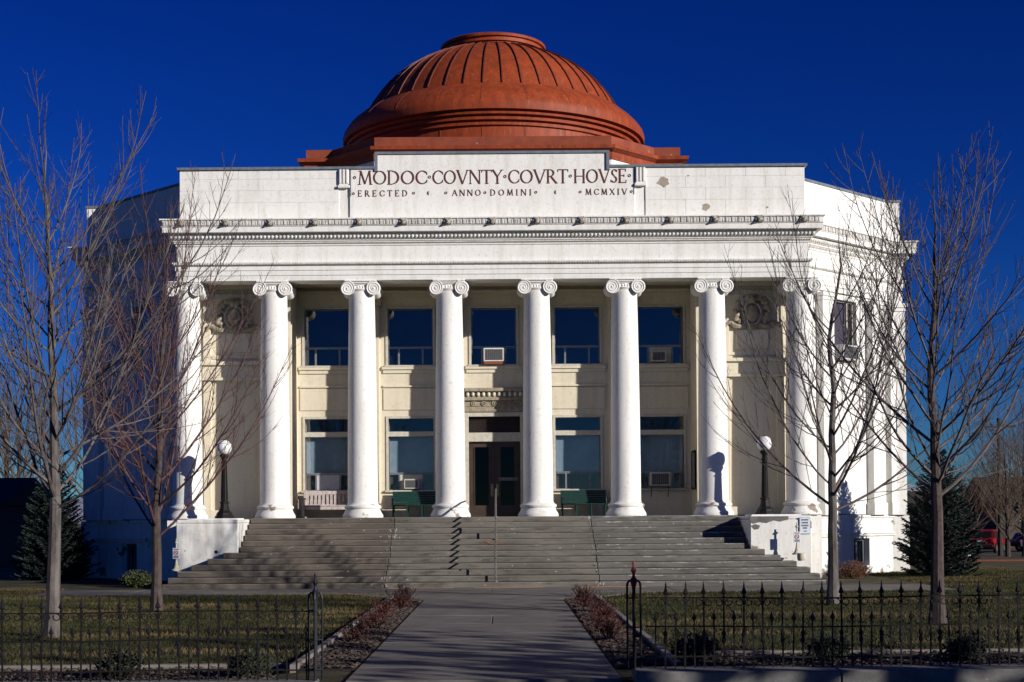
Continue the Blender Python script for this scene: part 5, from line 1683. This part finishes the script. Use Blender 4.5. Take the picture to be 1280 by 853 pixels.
# parked cars on the side street
def car(loc, rz, paint, label, suv=True):
    e = empty('parked_car', loc, label, 'car', 'cars parked on the side street'); e.rotation_euler.z = rz
    hb = 1.02 if suv else 0.88; ht = 1.68 if suv else 1.42
    side = [(-2.2, .42), (-2.25, .75), (-2.2, hb), (-2.0, hb + .04), (-1.75, ht - .06), (-1.5, ht), (0.35, ht), (0.6, ht - .05), (1.15, hb + .06), (2.1, hb - .12), (2.28, hb - .3), (2.3, .5), (2.2, .38), (1.85, .36), (1.75, .62), (1.4, .72), (1.05, .62), (.95, .34),
            (-.95, .34), (-1.05, .62), (-1.4, .72), (-1.75, .62), (-1.85, .36)]
    m = MB(); n = len(side)
    rows = []
    for yy, ins in ((-.88, 0.0), (-.92, 0.0), (.92, 0), (.88, 0)):
        rows.append([(x, yy * (1 - 0.16 * max(0, (z - hb)) / (ht - hb)), z) for x, z in side])
    vs = [p for r in rows for p in r]
    fs = [tuple(range(n - 1, -1, -1)), tuple(3 * n + k for k in range(n))]
    for i in range(3):
        for k in range(n):
            k2 = (k + 1) % n
            fs.append((i * n + k, i * n + k2, (i + 1) * n + k2, (i + 1) * n + k))
    m.add(vs, fs); m.build('body', paint, e, local=True)
    t = hb + .07
    def gy(z): return .925 * (1 - 0.16 * (z - hb) / (ht - hb))
    for s in (-1, 1):
        for a, b_ in ((-1.7, -.75), (-.68, .15), (.22, .85)):
            z1 = ht - .12
            x1t = min(b_, .52); x0t = max(a, -1.55)
            MB().add([(a, s * gy(t), t), (b_, s * gy(t), t), (x1t, s * gy(z1), z1), (x0t, s * gy(z1), z1)], [(0, 1, 2, 3)]).build('side_window', CARGLASS, e, local=True)
        for x in (-1.4, 1.4):
            wv = []
            for yy, r in ((.95, .16), (.96, .30), (.94, .34), (.76, .34), (.74, .25)):
                wv.append([(x + r * math.cos(2 * math.pi * k / 18), s * yy, .34 + r * math.sin(2 * math.pi * k / 18)) for k in range(18)])
            vs = [p for r in wv for p in r]
            fs = [(i * 18 + k, i * 18 + (k + 1) % 18, (i + 1) * 18 + (k + 1) % 18, (i + 1) * 18 + k) for i in range(4) for k in range(18)]
            wo = MB().add(vs, fs, True).build('wheel', TYRE, e, local=True)
            MB().add([(x + .2 * math.cos(2 * math.pi * k / 14), s * .966, .34 + .2 * math.sin(2 * math.pi * k / 14)) for k in range(14)], [tuple(range(14))]).build('rim', RIM, wo, local=True)
        MB().bbox(-2.27, -2.15, s * .78 - .1, s * .78 + .1, .78, hb + .02, .02).build('tail_light', LAMPR, e, local=True)
        MB().bbox(2.12, 2.30, s * .66 - .16, s * .66 + .16, .62, .78, .02).build('headlight', PANELW, e, local=True)
    MB().add([(-2.03, -.72, hb + .10), (-2.03, .72, hb + .10), (-1.79, .66, ht - .12), (-1.79, -.66, ht - .12)], [(0, 1, 2, 3)]).build('rear_window', CARGLASS, e, local=True)
    MB().add([(1.15, -.74, hb + .10), (1.15, .74, hb + .10), (.66, .68, ht - .09), (.66, -.68, ht - .09)], [(0, 1, 2, 3)]).build('windscreen', CARGLASS, e, local=True)
    MB().bbox(-2.33, -2.2, -.85, .85, .44, .62, .03).build('bumper', TYRE, e, local=True)
    MB().box(-2.275, -2.24, -.26, .26, .80, .92).build('number_plate', PANELW, e, local=True)
car((35.2, 60.5, -0.735), R(62), CARRED, 'red car parked on the side street right of the spruce')
car((40.0, 62.5, -0.735), R(8), CARBLUE, 'dark blue car parked at the right edge of the side street', suv=False)

# hydrant
e = empty('fire_hydrant', (22.08, 22.0, gz(22.08, 22.0)), 'white fire hydrant with red cap beyond the spruce', 'hydrant')
MB().lathe([(0.20, 0), (0.20, .05), (0.13, .07), (0.13, .5), (0.17, .52), (0.17, .57), (0.14, .58)], 14).build('barrel', HYDW, e, local=True)
MB().lathe([(0.15, .58), (0.14, .68), (0.09, .76), (0.04, .79), (0.04, .85), (0.0, .86)], 14).build('bonnet', HYDR, e, local=True)
for a in (0, 90, 180):
    d = Vector((math.cos(R(a + 180)), math.sin(R(a + 180)), 0))
    MB().tube([d * .12 + Vector((0, 0, .42)), d * .22 + Vector((0, 0, .42))], [.07, .075], 8).build('outlet', HYDW, e, local=True)

# unseen evergreen, added to lay shade over the near path, lawn and fence
e = empty('added_shade_evergreen', (17.0, -39.5, -0.1), 'unseen tall evergreen added right of the picture to shade the foreground', 'tree')
leaf_blob(4.3, 4.3, 4.1, 650, 0.45, 66).build('crown', EVERG, e, local=True)
e.children[0].location.z = 2.2
MB().tube([(0, 0, -.2), (0, 0, 3), (0, 0, 8)], [.32, .26, .12], 9).build('trunk', BARKD, e, local=True)
